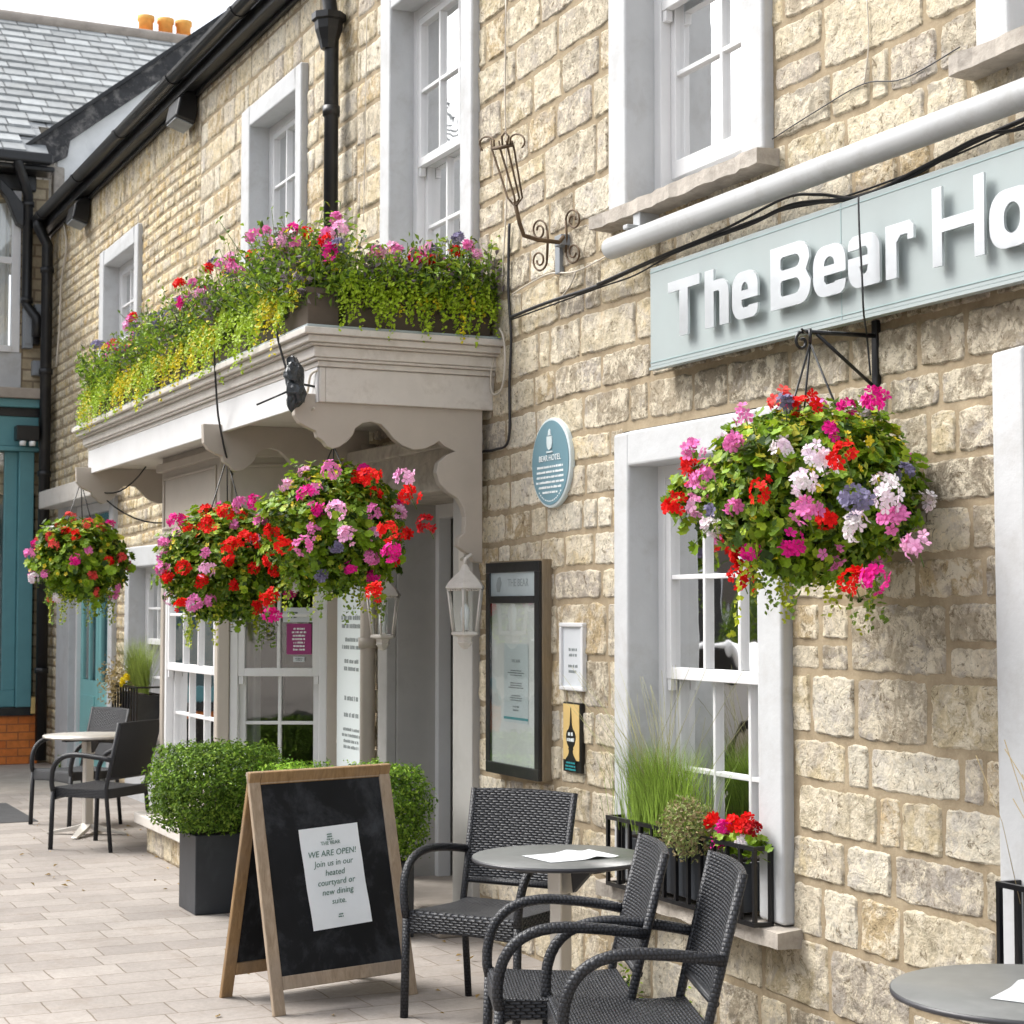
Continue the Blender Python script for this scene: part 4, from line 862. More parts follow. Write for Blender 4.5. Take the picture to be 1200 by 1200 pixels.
cable([(600, 345), (640, 322), (675, 318), (720, 296), (760, 284)], 0.004, 'cablew', 'pale wire on the wall left of the big pipe', -0.02)
cable([(675, 318), (668, 335), (655, 352), (650, 358)], 0.004, 'cablew', 'short pale wire hanging from the wall wire below the iron bracket', -0.02)
cable([(905, 163), (960, 128), (1013, 98), (1060, 92), (1125, 55)], 0.0025, 'cable', 'thin dark wire between the two upper windows', -0.015)
cable([(1016, 0), (1018, 50), (1013, 98)], 0.0025, 'cablew', 'thin pale wire dropping to the wire between the upper windows', -0.015)
cable([(430, 20), (428, 150), (426, 260)], 0.003, 'cablew', 'pale wire running down the wall beside the black drainpipe', -0.02)
cable([(75, 262), (78, 290), (72, 330), (70, 380), (66, 430)], 0.012, 'cablew', 'pale cable beside the corner downpipe', -0.03)
# festoon wires under the canopy
def wire3(pts, r, mat, label, cat='cable', sag=0.0):
    pts = [Vector(p) for p in pts]; out = []
    for i in range(len(pts)-1):
        for k in range(8): t = k/8; p = pts[i].lerp(pts[i+1], t); p.z -= sag*4*t*(1-t); out.append(p)
    out.append(pts[-1]); mb = MB(); mb.tube(out, r, 6); return tag(obj('cable', mb, mat), label, cat)
wire3([(-9.6, -1.06, 3.10), (-9.75, -0.99, 2.74), (-9.9, -0.86, 2.42)], 0.006, 'cable', 'black cable drooping from the cornice to the left flower basket', sag=0.04)
wire3([(-8.5, -1.06, 3.05), (-8.42, -0.97, 2.70), (-8.35, -0.8, 2.50)], 0.006, 'cable', 'black cable from the wrapped spotlight to the right flower basket', sag=0.03)
wire3([(-13.0, -0.6, 2.7), (-13.35, -0.9, 2.55), (-12.9, -0.4, 2.3)], 0.006, 'cable', 'black cable beneath the far end of the canopy', sag=0.1)
cable([(368, 478, -0.96), (360, 484, -0.96), (352, 478, -0.96), (360, 460, -0.96), (364, 440, -0.96), (372, 434, -0.94)], 0.006, 'cablew', 'curl of pale cable at the canopy corner')

# ------------------------------------------------------------------ wrapped spotlight at the canopy corner
x_, z_ = WY(345, 448, -1.06)
t_ = thing('spotlight', 'spotlight wrapped in black plastic on the canopy corner', 'spotlight', (x_, -1.06, z_))
import bmesh
def blob(name, c, r, mat, parent, seed=0, amp=0.25, sc=0.08):
    bm = bmesh.new(); bmesh.ops.create_icosphere(bm, subdivisions=3, radius=1.0); mb = MB()
    V = np.array([v.co[:] for v in bm.verts]); F = [tuple(v.index for v in f.verts) for f in bm.faces]; bm.free()
    k = 1+amp*vn(V[:, 0]+V[:, 1]*0.7+seed, V[:, 2]+V[:, 1]*0.5, 0.6, 3)+amp*0.5*vn(V[:, 0]-V[:, 1], V[:, 2]+seed, 0.25, 4)
    V = V*k[:, None]*np.array(r)+np.array(c); mb.add(V, F, 0, False); return obj(name, mb, mat, parent)
blob('plastic_wrap', (x_, -1.06, z_+0.05), (0.05, 0.05, 0.075), 'plastic', t_, 1, 0.4); blob('lower_wrap', (x_+0.01, -1.06, z_-0.055), (0.045, 0.045, 0.07), 'plastic', t_, 5, 0.4)
mb = MB(); mb.tube([(x_-0.03, -1.04, z_), (x_-0.05, -0.93, z_-0.01)], 0.006, 8); mb.tube([(x_, -1.06, z_-0.03), (x_-0.15, -1.2, z_-0.10)], 0.005, 6); obj('arm', mb, 'black', t_)

# ------------------------------------------------------------------ iron lamp bracket on the wall
bx, bz = WY(655, 292, -0.03)
ir = thing('iron_bracket', 'rusty wrought iron torch bracket with scrolls on the stone wall', 'bracket', (bx, 0, bz-0.2))
def on(px, py, y): x_, z_ = WY(px, py, y); return (x_, y, z_)
# the arm leans out from the wall; y grows more negative away from the wall
m1 = MB(); m1.tube([on(660, 278, -0.05), on(655, 284, -0.10), on(630, 281, -0.22), on(614, 276, -0.30), on(609, 262, -0.33), on(603, 236, -0.36)], 0.010, 8); obj('arm', m1, 'rust', ir)
m1 = MB()
for dx0, dx1 in ((-15, -10), (-4, -1), (6, 5), (14, 9)):
    m1.tube([on(604+dx1*0.2, 240, -0.36), on(604+dx1*0.9, 232, -0.365), on(590+dx0*0.9, 175, -0.39+0.01*dx0/10), on(588+dx0*0.85, 165, -0.40)], 0.005, 6)
m1.tube([on(578, 174, -0.40), on(588, 173, -0.37), on(600, 170, -0.40), on(590, 172, -0.43)], 0.008, 6, closed=True)
for s_, cx, cy in ((-1, 571, 167), (1, 606, 164)):
    m1.tube([on(cx-s_*8, 172, -0.40)]+[on(cx+s_*9*math.cos(rad(a)), cy-9*math.sin(rad(a))+2, -0.40) for a in range(150, -61, -25)], 0.0045, 6)
m1.tube([on(589, 173, -0.40), on(588, 160, -0.40), on(592, 155, -0.40), on(596, 160, -0.40), on(594, 172, -0.40)], 0.005, 6)
obj('torch_cage', m1, 'rust', ir)
m1 = MB()
def scroll(cx, cy, y, rx, s_, up):
    pts = []
    for a in range(0, 541, 20): k = 1-a/760.0; pts.append(on(cx+s_*rx*k*math.cos(rad(a+180)), cy+up*rx*1.5*k*math.sin(rad(a+180)), y))
    return pts
for cx, s_, y in ((672, 1, -0.02), (632, -1, -0.16)):
    m1.tube(scroll(cx-s_*0, 258 if s_ > 0 else 270, y, 9, s_, 1), 0.005, 6); m1.tube(scroll(cx, 296 if s_ > 0 else 305, y, 9, s_, -1), 0.005, 6)
    e = cx-s_*9; m1.tube([on(e, 258 if s_ > 0 else 270, y), on(e+1, 278, y), on(e, 296 if s_ > 0 else 305, y)], 0.006, 6)
obj('scroll', m1, 'rust', ir)
m1 = MB(); x_, z_ = WY(654, 296, -0.02); m1.box(x_-0.025, x_+0.025, -0.025, 0.0, z_-0.10, z_+0.08); m1.box(x_+0.02, x_+0.09, -0.05, 0.0, z_+0.02, z_+0.07); obj('wall_plate', m1, 'greypl', ir, 0.003)

# ------------------------------------------------------------------ oval plaque
px_, pz_ = -7.507, 2.343
pl = thing('plaque', 'oval blue heritage plaque with raised white lettering', 'plaque', (px_, 0, pz_-0.22))
def oval(mb, rx, rz, y0, y1, mi=0, n=48):
    mb.prism([(px_+rx*math.cos(2*math.pi*i/n), pz_+rz*math.sin(2*math.pi*i/n)) for i in range(n)], lambda p, t: (p[0], t, p[1]), y0, y1, mi)
mb = MB(); oval(mb, 0.204, 0.212, -0.028, -0.0); obj('rim', mb, 'plaquerim', pl, 0.006)
mb = MB(); oval(mb, 0.191, 0.199, -0.031, -0.0285); obj('face', mb, 'plaque', pl)
mb = MB(); text(mb, 'BEAR HOTEL', (px_, -0.0325, pz_+0.010), (1, 0, 0), (0, 0, 1), 0.040, 0.001)
for i, wd in enumerate((0.27, 0.29, 0.28, 0.29, 0.24, 0.16)): bars(mb, (px_, -0.0315, pz_-0.018-i*0.024), (1, 0, 0), (0, 0, 1), wd, 0.02, 1, 20+i, 0, 0.95)
for k in range(14):
    a = rad(230+k*6.2); bars(mb, (px_+0.172*math.cos(a), -0.0315, pz_+0.180*math.sin(a)), (-math.sin(a), 0, math.cos(a)), (-math.cos(a), 0, -math.sin(a)), 0.012, 0.012, 1, k, 0, 0.9)
obj('lettering', mb, 'inkwhite', pl)
mb = MB(); cz = pz_+0.115
mb.prism([(px_-0.028, cz-0.02), (px_-0.02, cz-0.045), (px_, cz-0.055), (px_+0.02, cz-0.045), (px_+0.028, cz-0.02), (px_+0.026, cz+0.01), (px_-0.026, cz+0.01)], lambda p, t: (p[0], t, p[1]), -0.036, -0.0315)
mb.box(px_-0.032, px_+0.032, -0.035, -0.0315, cz-0.068, cz-0.060); mb.prism([(px_-0.015, cz+0.014), (px_+0.015, cz+0.014), (px_+0.01, cz+0.035), (px_, cz+0.045), (px_-0.01, cz+0.035)], lambda p, t: (p[0], t, p[1]), -0.036, -0.0315)
obj('crest', mb, 'plaquerim', pl)

# ------------------------------------------------------------------ menu case
x0, x1, z0, z1 = -8.14, -7.545, 0.853, 1.885
mc = thing('menu_case', 'tall black framed glass menu case on an oak back board', 'display case', ((x0+x1)/2, 0, z0))
mb = MB(); mb.box(x0, x1+0.006, -0.055, 0.0, z0, z1+0.008); obj('case_body', mb, 'casewood', mc, 0.004)
mb = MB(); fw = 0.045
for q in ((x0, x1, z1-0.05, z1), (x0, x1, z0, z0+0.055), (x0, x0+fw, z0+0.055, z1-0.05), (x1-fw, x1, z0+0.055, z1-0.05), (x0+fw, x1-fw, z1-0.20, z1-0.165)): mb.box(q[0], q[1], -0.075, -0.0555, q[2], q[3])
obj('frame', mb, 'gutter', mc, 0.003)
mb = MB(); mb.box(x0+fw, x1-fw, -0.060, -0.0552, z0+0.055, z1-0.20); obj('backing', mb, 'caseback', mc)
mb = MB(); mb.box(x0+fw, x1-fw, -0.066, -0.0553, z1-0.165, z1-0.05); hd = obj('header', mb, 'headgrey', mc)
mb = MB(); text(mb, 'THE BEAR', ((x0+x1)/2+0.06, -0.0665, z1-0.118), (1, 0, 0), (0, 0, 1), 0.052, 0.0006)
mb.prism([(x0+0.12, z1-0.145), (x0+0.15, z1-0.145), (x0+0.17, z1-0.10), (x0+0.155, z1-0.07), (x0+0.13, z1-0.075), (x0+0.11, z1-0.11)], lambda p, t: (p[0], t, p[1]), -0.0675, -0.0661)
obj('header_text', mb, 'inkgrey', hd)
mb = MB(); cx, cz = (x0+x1)/2+0.03, 1.30; sheet(mb, (cx, -0.062, cz), (1, 0, 0), (0, 0, 1), 0.27, 0.38, 0.001)
mb.box(cx-0.135, cx+0.135, -0.0645, -0.0632, cz-0.175, cz-0.163, 2)
text(mb, 'THE BEAR', (cx, -0.0635, cz+0.10), (1, 0, 0), (0, 0, 1), 0.022, 0.0004, 1)
for dz, r_, w_ in ((0.05, 3, 0.19), (-0.01, 3, 0.2), (-0.07, 3, 0.17), (-0.12, 2, 0.08)): bars(mb, (cx, -0.0631, cz+dz), (1, 0, 0), (0, 0, 1), w_, 0.033, r_, int(dz*100)+50, 1)
obj('menu_sheet', mb, ['paperblue', 'inkgrey', 'inkteal'], mc)
mb = MB(); mb.box(x0+fw, x1-fw, -0.0725, -0.0705, z0+0.055, z1-0.20); obj('glass_door', mb, 'glasspale', mc)
# small frame
mb = MB(); x0, x1, z0, z1 = -7.425, -7.19, 1.285, 1.595
sf = thing('framed_notice', 'small white framed notice on the wall beside the menu case', 'notice frame', ((x0+x1)/2, 0, z0))
for q in ((x0, x1, z1-0.02, z1), (x0, x1, z0, z0+0.02), (x0, x0+0.02, z0+0.02, z1-0.02), (x1-0.02, x1, z0+0.02, z1-0.02)): mb.box(q[0], q[1], -0.028, -0.0, q[2], q[3])
obj('frame', mb, 'white', sf, 0.005)
mb = MB(); mb.box(x0+0.02, x1-0.02, -0.015, 0, z0+0.02, z1-0.02); cx = (x0+x1)/2
for dz, r_, w_ in ((0.175, 2, 0.10), (0.10, 2, 0.11)): bars(mb, (cx, -0.0152, z0+dz), (1, 0, 0), (0, 0, 1), w_, 0.05, r_, int(dz*100), 1)
obj('notice', mb, ['paper', 'inkgrey'], sf)
# gold guide plaque
x0, x1, z0, z1 = -7.39, -7.225, 0.915, 1.228; cx = (x0+x1)/2
gp = thing('guide_plaque', 'narrow gold and black plaque with a spire silhouette', 'plaque', (cx, 0, z0))
mb = MB(); mb.box(x0-0.004, x1+0.008, -0.022, 0, z0, z1+0.004); obj('back_plate', mb, 'black', gp, 0.003)
mb = MB(); mb.box(x0+0.004, x1-0.004, -0.025, -0.0222, z0+0.055, z1-0.004); obj('gold_panel', mb, 'gold', gp)
mb = MB(); sil = [(-0.062, 0.045), (-0.05, 0.06), (-0.03, 0.075), (-0.02, 0.088), (-0.018, 0.10), (-0.026, 0.104), (-0.02, 0.112), (-0.035, 0.125), (-0.048, 0.15), (-0.048, 0.168), (-0.038, 0.185), (-0.02, 0.197), (-0.010, 0.215), (-0.006, 0.25), (0, 0.297)]
full = sil+[(-a, b) for a, b in reversed(sil[:-1])]
mb.prism([(cx+a*0.95, z0+b) for a, b in full], lambda p, t: (p[0], t, p[1]), -0.0275, -0.0252); obj('silhouette', mb, 'black', gp)
mb = MB(); bars(mb, (cx, -0.028, z0+0.174), (1, 0, 0), (0, 0, 1), 0.05, 0.03, 1, 3, 0, 0.9); bars(mb, (cx, -0.028, z0+0.148), (1, 0, 0), (0, 0, 1), 0.075, 0.03, 1, 4, 0, 0.95)
bars(mb, (cx, -0.0278, z0+0.028), (1, 0, 0), (0, 0, 1), 0.11, 0.045, 3, 9, 1); obj('lettering', mb, ['paperblue', 'inkteal'], gp)
# notice board beside the door
bx0, bx1 = -10.44, -9.93
nbd = thing('notice_board', 'tall pale board of printed text between the bay window and the door', 'notice board', ((bx0+bx1)/2, 0, 0.7))
mb = MB(); mb.box(bx0, bx1, -0.03, 0.0, 0.62, 2.02); obj('board', mb, 'paperblue', nbd, 0.003)
mb = MB(); cx = (bx0+bx1)/2; text(mb, 'THE BEAR', (cx, -0.031, 1.78), (1, 0, 0), (0, 0, 1), 0.07, 0.0005)
for dz, r_, w_, h_ in ((1.58, 2, 0.36, 0.10), (1.45, 2, 0.34, 0.09), (1.32, 2, 0.34, 0.09), (1.12, 1, 0.3, 0.05), (1.02, 1, 0.3, 0.05), (0.88, 4, 0.40, 0.14)): bars(mb, (cx, -0.0302, dz), (1, 0, 0), (0, 0, 1), w_, h_, r_, int(dz*10))
obj('lettering', mb, 'inkgrey', nbd)
pipe('drainpipe', [(-9.83, -0.06, 0.0), (-9.83, -0.06, 2.62)], 0.045, 'beige', 'beige painted drainpipe between the text board and the door', collars=[((-9.83, -0.06, z), (0, 0, 1)) for z in (0.5, 1.46, 2.3)])

# ------------------------------------------------------------------ lanterns
def lantern(x, y, ztop, label, px_=0.0):
    t = thing('wall_lantern', label, 'lantern', (x, y, ztop-0.46), 'beige lanterns either side of the door')
    rot = math.pi/4
    K = 0.84
    def ring4(mb, prof, n=6): mb.lathe([(a*K, b*K) for a, b in prof], (x, y, ztop), n)
    mb = MB(); ring4(mb, [(0.012, 0.03), (0.02, 0.02), (0.03, 0.0), (0.035, -0.01), (0.07, -0.04), (0.105, -0.075), (0.125, -0.105), (0.125, -0.115), (0.10, -0.118)]); mb.f = mb.f; obj('cap', mb, 'cream', t, 0.002)
    mb = MB(); ring4(mb, [(0.065, -0.365), (0.088, -0.37), (0.088, -0.385), (0.05, -0.395), (0.045, -0.42), (0.05, -0.43), (0.03, -0.455), (0.012, -0.47)]); obj('base', mb, 'cream', t, 0.002)
    mb = MB()
    for k in range(6):
        a = 2*math.pi*(k+0.5)/6; mb.tube([(x+0.112*K*math.cos(a), y+0.112*K*math.sin(a), ztop-0.116*K), (x+0.078*K*math.cos(a), y+0.078*K*math.sin(a), ztop-0.368*K)], 0.006, 5)
        for dz in (0.125,):
            a2 = 2*math.pi*(k+1.5)/6
            for j in range(6):
                f = (j+0.5)/6; mx = x+0.108*K*(math.cos(a)*(1-f)+math.cos(a2)*f); my = y+0.108*K*(math.sin(a)*(1-f)+math.sin(a2)*f); mb.tube([(mx, my, ztop-0.117*K), (mx, my, ztop-0.128*K)], 0.006, 5)
    obj('cage', mb, 'cream', t)
    mb = MB(); mb.lathe([(0.108*K, -0.12*K), (0.074*K, -0.366*K)], (x, y, ztop), 6); mb.f = mb.f[:-2]; mb.m = mb.m[:-2]; mb.sm = mb.sm[:-2]; obj('glass', mb, 'glasspale', t)
    mb = MB(); mb.lathe([(0.018, -0.30), (0.018, -0.26), (0.022, -0.24), (0.024, -0.215), (0.02, -0.19), (0.008, -0.17)], (x, y, ztop), 12); obj('bulb', mb, 'bulb', t)
    mb = MB(); mb.tube([(x, y, ztop+0.02), (x, y, ztop+0.05), (x, y+0.03, ztop+0.07), (px_, -0.06, ztop+0.06)], 0.009, 8); mb.box(px_-0.035, px_+0.035, -0.062, -0.043, ztop+0.0, ztop+0.12); obj('arm', mb, 'cream', t)
lx, lz = WY(545, 667, -0.20); lantern(lx, -0.20, lz, 'beige glass lantern on the right of the door by the menu case', -8.47)
lx, lz = WY(449, 678, -0.20); lantern(lx, -0.20, lz, 'beige glass lantern on the left of the door under the flower basket', -9.65)

# ------------------------------------------------------------------ plants
def rand_rot(n, nrm, tilt=0.5):
    """rotation matrices whose z axis lies near nrm"""
    z = nrm+rng.normal(size=(n, 3))*tilt; z /= np.linalg.norm(z, axis=1)[:, None]+1e-9
    a = rng.normal(size=(n, 3)); x = a-(a*z).sum(1)[:, None]*z; x /= np.linalg.norm(x, axis=1)[:, None]+1e-9
    return np.stack([x, np.cross(z, x), z], -1)
def geranium_leaf():
    n = 14; V = [(0, 0, 0)]
    for k in range(n): a = 2*math.pi*k/n; r = 1.0 if k % 2 else 0.80; r *= (0.55 if k == 0 else 1); V.append((r*math.cos(a), r*math.sin(a), 0.22*r*r+0.07*math.sin(3*a)))
    return V, [(0, k+1, (k+1) % n+1) for k in range(n)]
def oval_leaf(w=0.5, fold=0.18):
    return [(0, 0, 0), (0.5, w/2, fold), (1, 0, 0.05), (0.5, -w/2, fold), (0.5, 0, 0)], [(0, 4, 1), (4, 2, 1), (0, 3, 4), (4, 3, 2)]
def floret():
    V = []; F = []
    for k in range(5):
        a = 2*math.pi*k/5; c, s_ = math.cos(a), math.sin(a); q = [(0.05, 0, 0), (0.6, 0.36, 0.22), (1.0, 0.22, 0.30), (1.0, -0.22, 0.30), (0.6, -0.36, 0.22)]; b = len(V)
        for x, y, z in q: V.append((x*c-y*s_, x*s_+y*c, z))
        F.append(tuple(range(b, b+5)))
    return V, F
GL = geranium_leaf(); OL = oval_leaf(); FL_ = floret(); RL = oval_leaf(0.85, 0.1)
def greens(n, base=((0.12, 0.21, 0.010), (0.20, 0.33, 0.015), (0.33, 0.45, 0.03), (0.035, 0.075, 0.008)), p=(0.3, 0.4, 0.18, 0.12)):
    b = np.array(base)[rng.choice(len(base), n, p=p)]; return b*rng.uniform(0.8, 1.25, (n, 1))
FCOL = {'red': (0.78, 0.012, 0.010), 'magenta': (0.78, 0.02, 0.30), 'pink': (0.82, 0.22, 0.52), 'white': (0.90, 0.88, 0.84), 'palepink': (0.85, 0.48, 0.66), 'darkred': (0.42, 0.006, 0.012), 'purple': (0.22, 0.20, 0.32), 'salmon': (0.85, 0.10, 0.09)}
def flower_head(parent, pos, nrm, colour, r=0.05, n=22, stalk=0.07):
    mb = MB(); nrm = np.asarray(nrm, float); nrm /= np.linalg.norm(nrm)
    d = rng.normal(size=(n, 3)); d = d/np.linalg.norm(d, axis=1)[:, None]; d = d+nrm*0.55; d /= np.linalg.norm(d, axis=1)[:, None]
    p = np.asarray(pos)+d*r*rng.uniform(0.65, 1.0, (n, 1))
    c = np.array(FCOL[colour])*rng.uniform(0.75, 1.15, (n, 1))
    if colour in ('white', 'palepink'): c[:, 1] *= rng.uniform(0.8, 1.0, n)
    mb.scatter(*FL_, p, rand_rot(n, d, 0.35), rng.uniform(0.26, 0.38, n)*0.045/0.75, np.clip(c, 0, 0.92))
    b = np.asarray(pos)-nrm*stalk+np.array([0, 0, -0.02]); mb.tube([tuple(b), tuple(np.asarray(pos)-nrm*0.005)], 0.0022, 5, 1, col=(0.12, 0.2, 0.04))
    return obj('flower_head', mb, ['petal', 'leaf'], parent)
def strand(mb, p, L, drift=(0, 0), size=0.017, col=None, step=0.018):
    p = np.array(p, float); v = np.array([drift[0], drift[1], -0.3]); pts = []
    n = int(L/step)
    for i in range(n): pts.append(p.copy()); v += np.array([rng.normal()*0.12, rng.normal()*0.12, -0.25]); v = v/np.linalg.norm(v); p = p+v*step
    pts = np.array(pts)
    if len(pts) < 3: return
    pos = np.concatenate([pts, pts])+rng.normal(size=(2*len(pts), 3))*0.004
    base = np.array(col or (0.42, 0.54, 0.03))
    mb.scatter(*RL, pos, rand_rot(len(pos), np.array([0.3, -0.8, 0.4]), 0.6), rng.uniform(0.7, 1.3, len(pos))*size, base*rng.uniform(0.7, 1.3, (len(pos), 1)))
def basket(x, y, z, r, label, n=1900, colours=None, heads=34, seed=1, lsz=0.032, hang=0.55, group='hanging flower baskets along the hotel front', spread=1.0, wall_y=None, trail=()):
    t = thing('hanging_basket', label, 'hanging basket', (x, y, z-0.2), group)
    mb = MB(); mb.lathe([(0.04, -0.20), (0.13, -0.17), (0.19, -0.08), (0.21, 0.0), (0.19, 0.01)], (x, y, z-0.02), 20); obj('basket', mb, 'moss', t)
    mb = MB()
    for k in range(3): a = rad(40+120*k); mb.tube([(x+0.2*math.cos(a), y+0.2*math.sin(a), z), (x, y, z+hang)], 0.004, 5)
    mb.tube([(x, y, z+hang), (x, y, z+hang+0.05)], 0.006, 6); obj('chain', mb, 'black', t)
    mb = MB()
    # foliage: shaggy ball, thicker outer shell, lumpy radius
    d = rng.normal(size=(n, 3)); d /= np.linalg.norm(d, axis=1)[:, None]
    lump = 1+0.20*vn(d[:, 0]*2+seed*3, d[:, 2]*2+d[:, 1], 0.8, seed)+0.16*vn(d[:, 0]*3, d[:, 2]*3+d[:, 1]*2+seed, 0.5, seed+1)
    rr_ = r*lump*np.where(rng.random(n) < 0.7, rng.uniform(0.80, 1.0, n), rng.uniform(0.45, 0.85, n))
    sc = np.array([1.0*spread, 1.0*spread, 0.88]); p = np.array([x, y, z])+d*rr_[:, None]*sc
    if wall_y is not None: p[:, 1] = np.minimum(p[:, 1], wall_y-rng.uniform(0, 0.08, n))
    nr = d*0.7+np.array([0, 0, 0.75])
    c = greens(n); yel = (d[:, 2] > 0.25) & (rng.random(n) < 0.14); c[yel] = np.array([0.42, 0.40, 0.03])*rng.uniform(0.7, 1.2, (yel.sum(), 1))
    mb.scatter(*GL, p, rand_rot(n, nr, 0.45), rng.uniform(0.6, 1.15, n)*lsz, c)
    m2 = n//3; d2 = rng.normal(size=(m2, 3)); d2 /= np.linalg.norm(d2, axis=1)[:, None]
    p2 = np.array([x, y, z])+d2*(r*rng.uniform(0.9, 1.1, m2))[:, None]*sc
    if wall_y is not None: p2[:, 1] = np.minimum(p2[:, 1], wall_y-0.01)
    mb.scatter(*OL, p2, rand_rot(m2, d2, 0.8), rng.uniform(0.02, 0.04, m2), greens(m2, ((0.16, 0.27, 0.04), (0.30, 0.36, 0.05), (0.09, 0.17, 0.03), (0.1, 0.2, 0.03))))
    for k in range(26):
        e = rng.normal(size=3)+np.array([0.2, -0.3, 0.1]); e /= np.linalg.norm(e); L_ = r*rng.uniform(0.12, 0.38); q0 = np.array([x, y, z])+e*r*0.85*sc
        if wall_y is not None and (q0+e*L_)[1] > wall_y-0.05: continue
        q1 = q0+e*L_*0.6+np.array([0, 0, 0.02]); q2 = q0+e*L_*1.25+np.array([0, 0, -0.02]); mb.tube([tuple(q0), tuple(q1), tuple(q2)], 0.0016, 4, 0, col=(0.12, 0.2, 0.04))
        for q in (q1, (q1+q2)/2, q2): mb.scatter(*GL, np.array([q, q+rng.normal(size=3)*0.015]), rand_rot(2, e+np.array([0, -0.3, 0.5]), 0.4), rng.uniform(0.5, 1.0, 2)*lsz, greens(2))
    # tiny yellow flowers
    m3 = 70; d3 = rng.normal(size=(m3, 3))+np.array([0.2, -0.3, 0.9]); d3 /= np.linalg.norm(d3, axis=1)[:, None]
    p3 = np.array([x, y, z])+d3*(r*rng.uniform(0.95, 1.12, m3))[:, None]*sc
    mb.scatter(*FL_, p3, rand_rot(m3, d3, 0.3), rng.uniform(0.010, 0.017, m3), np.array([0.80, 0.62, 0.03])*rng.uniform(0.8, 1.1, (m3, 1)))
    for k in range(34):
        a = rng.uniform(0, 2*math.pi); strand(mb, (x+0.7*r*math.cos(a), y+0.7*r*math.sin(a) if wall_y is None else min(wall_y-0.05, y+0.7*r*math.sin(a)), z-0.6*r), rng.uniform(0.10, 0.32), size=0.02, col=(0.42, 0.48, 0.03) if k % 2 else (0.16, 0.26, 0.03))
    for q in trail: strand(mb, q[:3], q[3], col=(0.5, 0.46, 0.03), size=0.02)
    obj('foliage', mb, 'leaf', t)
    colours = colours or (['red']*5+['magenta']*5+['pink']*5+['palepink']*3+['white']*4+['darkred']*1+['salmon']*1)
    i = 0; dirs = []
    while len(dirs) < heads and i < 4000:
        i += 1; d_ = rng.normal(size=3); d_ /= np.linalg.norm(d_)
        if d_[2] < -0.85: continue
        if d_[0]*0.85-d_[1]*0.5 < -0.35: continue      # the far side cannot be seen from the street
        if all(np.dot(d_, e) < 0.955 for e in dirs): dirs.append(d_)
    for d_ in dirs:
        R_ = r*rng.uniform(1.02, 1.16); q = np.array([x, y, z])+d_*R_*sc
        if wall_y is not None and q[1] > wall_y-0.04: q[1] = wall_y-0.06
        flower_head(t, q, d_+np.array([0, 0, 0.35]), colours[rng.integers(len(colours))], rng.uniform(0.022, 0.046), int(rng.integers(7, 19)))
    return t
mixed = ['white']*6+['red']*5+['magenta']*4+['pink']*4+['palepink']*2+['purple']*1
b1 = basket(-4.93, -0.35, 2.04, 0.315, 'largest flower basket hanging from the wall under the sign', 5600, mixed, 30, 3, 0.0235, 0.50, spread=1.06, wall_y=-0.03)
# a shoot reaching out to the left
mb = MB(); n = 380; t0 = rng.random(n); pb = np.array([-5.18, -0.42, 2.04])+t0[:, None]*np.array([-0.20, -0.18, 0.0])+rng.normal(size=(n, 3))*np.array([0.05, 0.05, 0.06])*(1.5-t0[:, None])
mb.scatter(*GL, pb, rand_rot(n, np.array([0.2, -0.6, 0.7]), 0.5), rng.uniform(0.6, 1.1, n)*0.024, greens(n)); obj('foliage_shoot', mb, 'leaf', b1)
for (px, py, yy, c_) in ((812, 528, -0.62, 'pink'), (810, 552, -0.62, 'red'), (820, 572, -0.60, 'pink'), (792, 592, -0.66, 'red'), (1026, 470, -0.38, 'magenta'), (915, 470, -0.45, 'salmon'), (945, 475, -0.45, 'red'), (868, 675, -0.5, 'red'), (943, 565, -0.7, 'white'), (990, 535, -0.68, 'red'), (960, 535, -0.70, 'white'), (945, 600, -0.7, 'pink'), (1040, 583, -0.58, 'white'), (1048, 612, -0.55, 'pink'), (1005, 617, -0.66, 'white'), (1003, 588, -0.68, 'purple'), (1075, 640, -0.42, 'palepink'), (1025, 678, -0.5, 'magenta'), (1000, 680, -0.52, 'red')):
    x_, z_ = WY(px, py, yy); flower_head(b1, (x_, yy, z_), (0.4, -0.6, 0.5), c_, 0.042, 18)
classic = ['red']*6+['magenta']*4+['pink']*4+['palepink']*4+['white']*2+['purple']*1
b2 = basket(-8.42, -0.78, 2.05, 0.33, 'round flower basket hanging in front of the door lantern', 4400, classic, 30, 5, 0.026, 0.42)
b3 = basket(-9.95, -0.88, 1.90, 0.34, 'flower basket hanging in front of the bay window', 4400, classic, 30, 8, 0.027, 0.62)
for (px, py, yy, c_) in ((435, 558, -1.0, 'red'), (388, 551, -1.0, 'pink'), (360, 580, -1.1, 'magenta'), (480, 580, -0.85, 'red'), (395, 600, -1.12, 'palepink'), (407, 628, -1.1, 'palepink'), (455, 622, -1.0, 'red'), (458, 648, -0.95, 'magenta'), (333, 640, -1.12, 'red'), (355, 640, -1.12, 'pink'), (440, 695, -0.9, 'red'), (500, 615, -0.8, 'darkred'), (475, 560, -0.9, 'palepink')):
    x_, z_ = WY(px, py, yy); flower_head(b2, (x_, yy, z_), (0.4, -0.6, 0.5), c_, 0.044, 18)
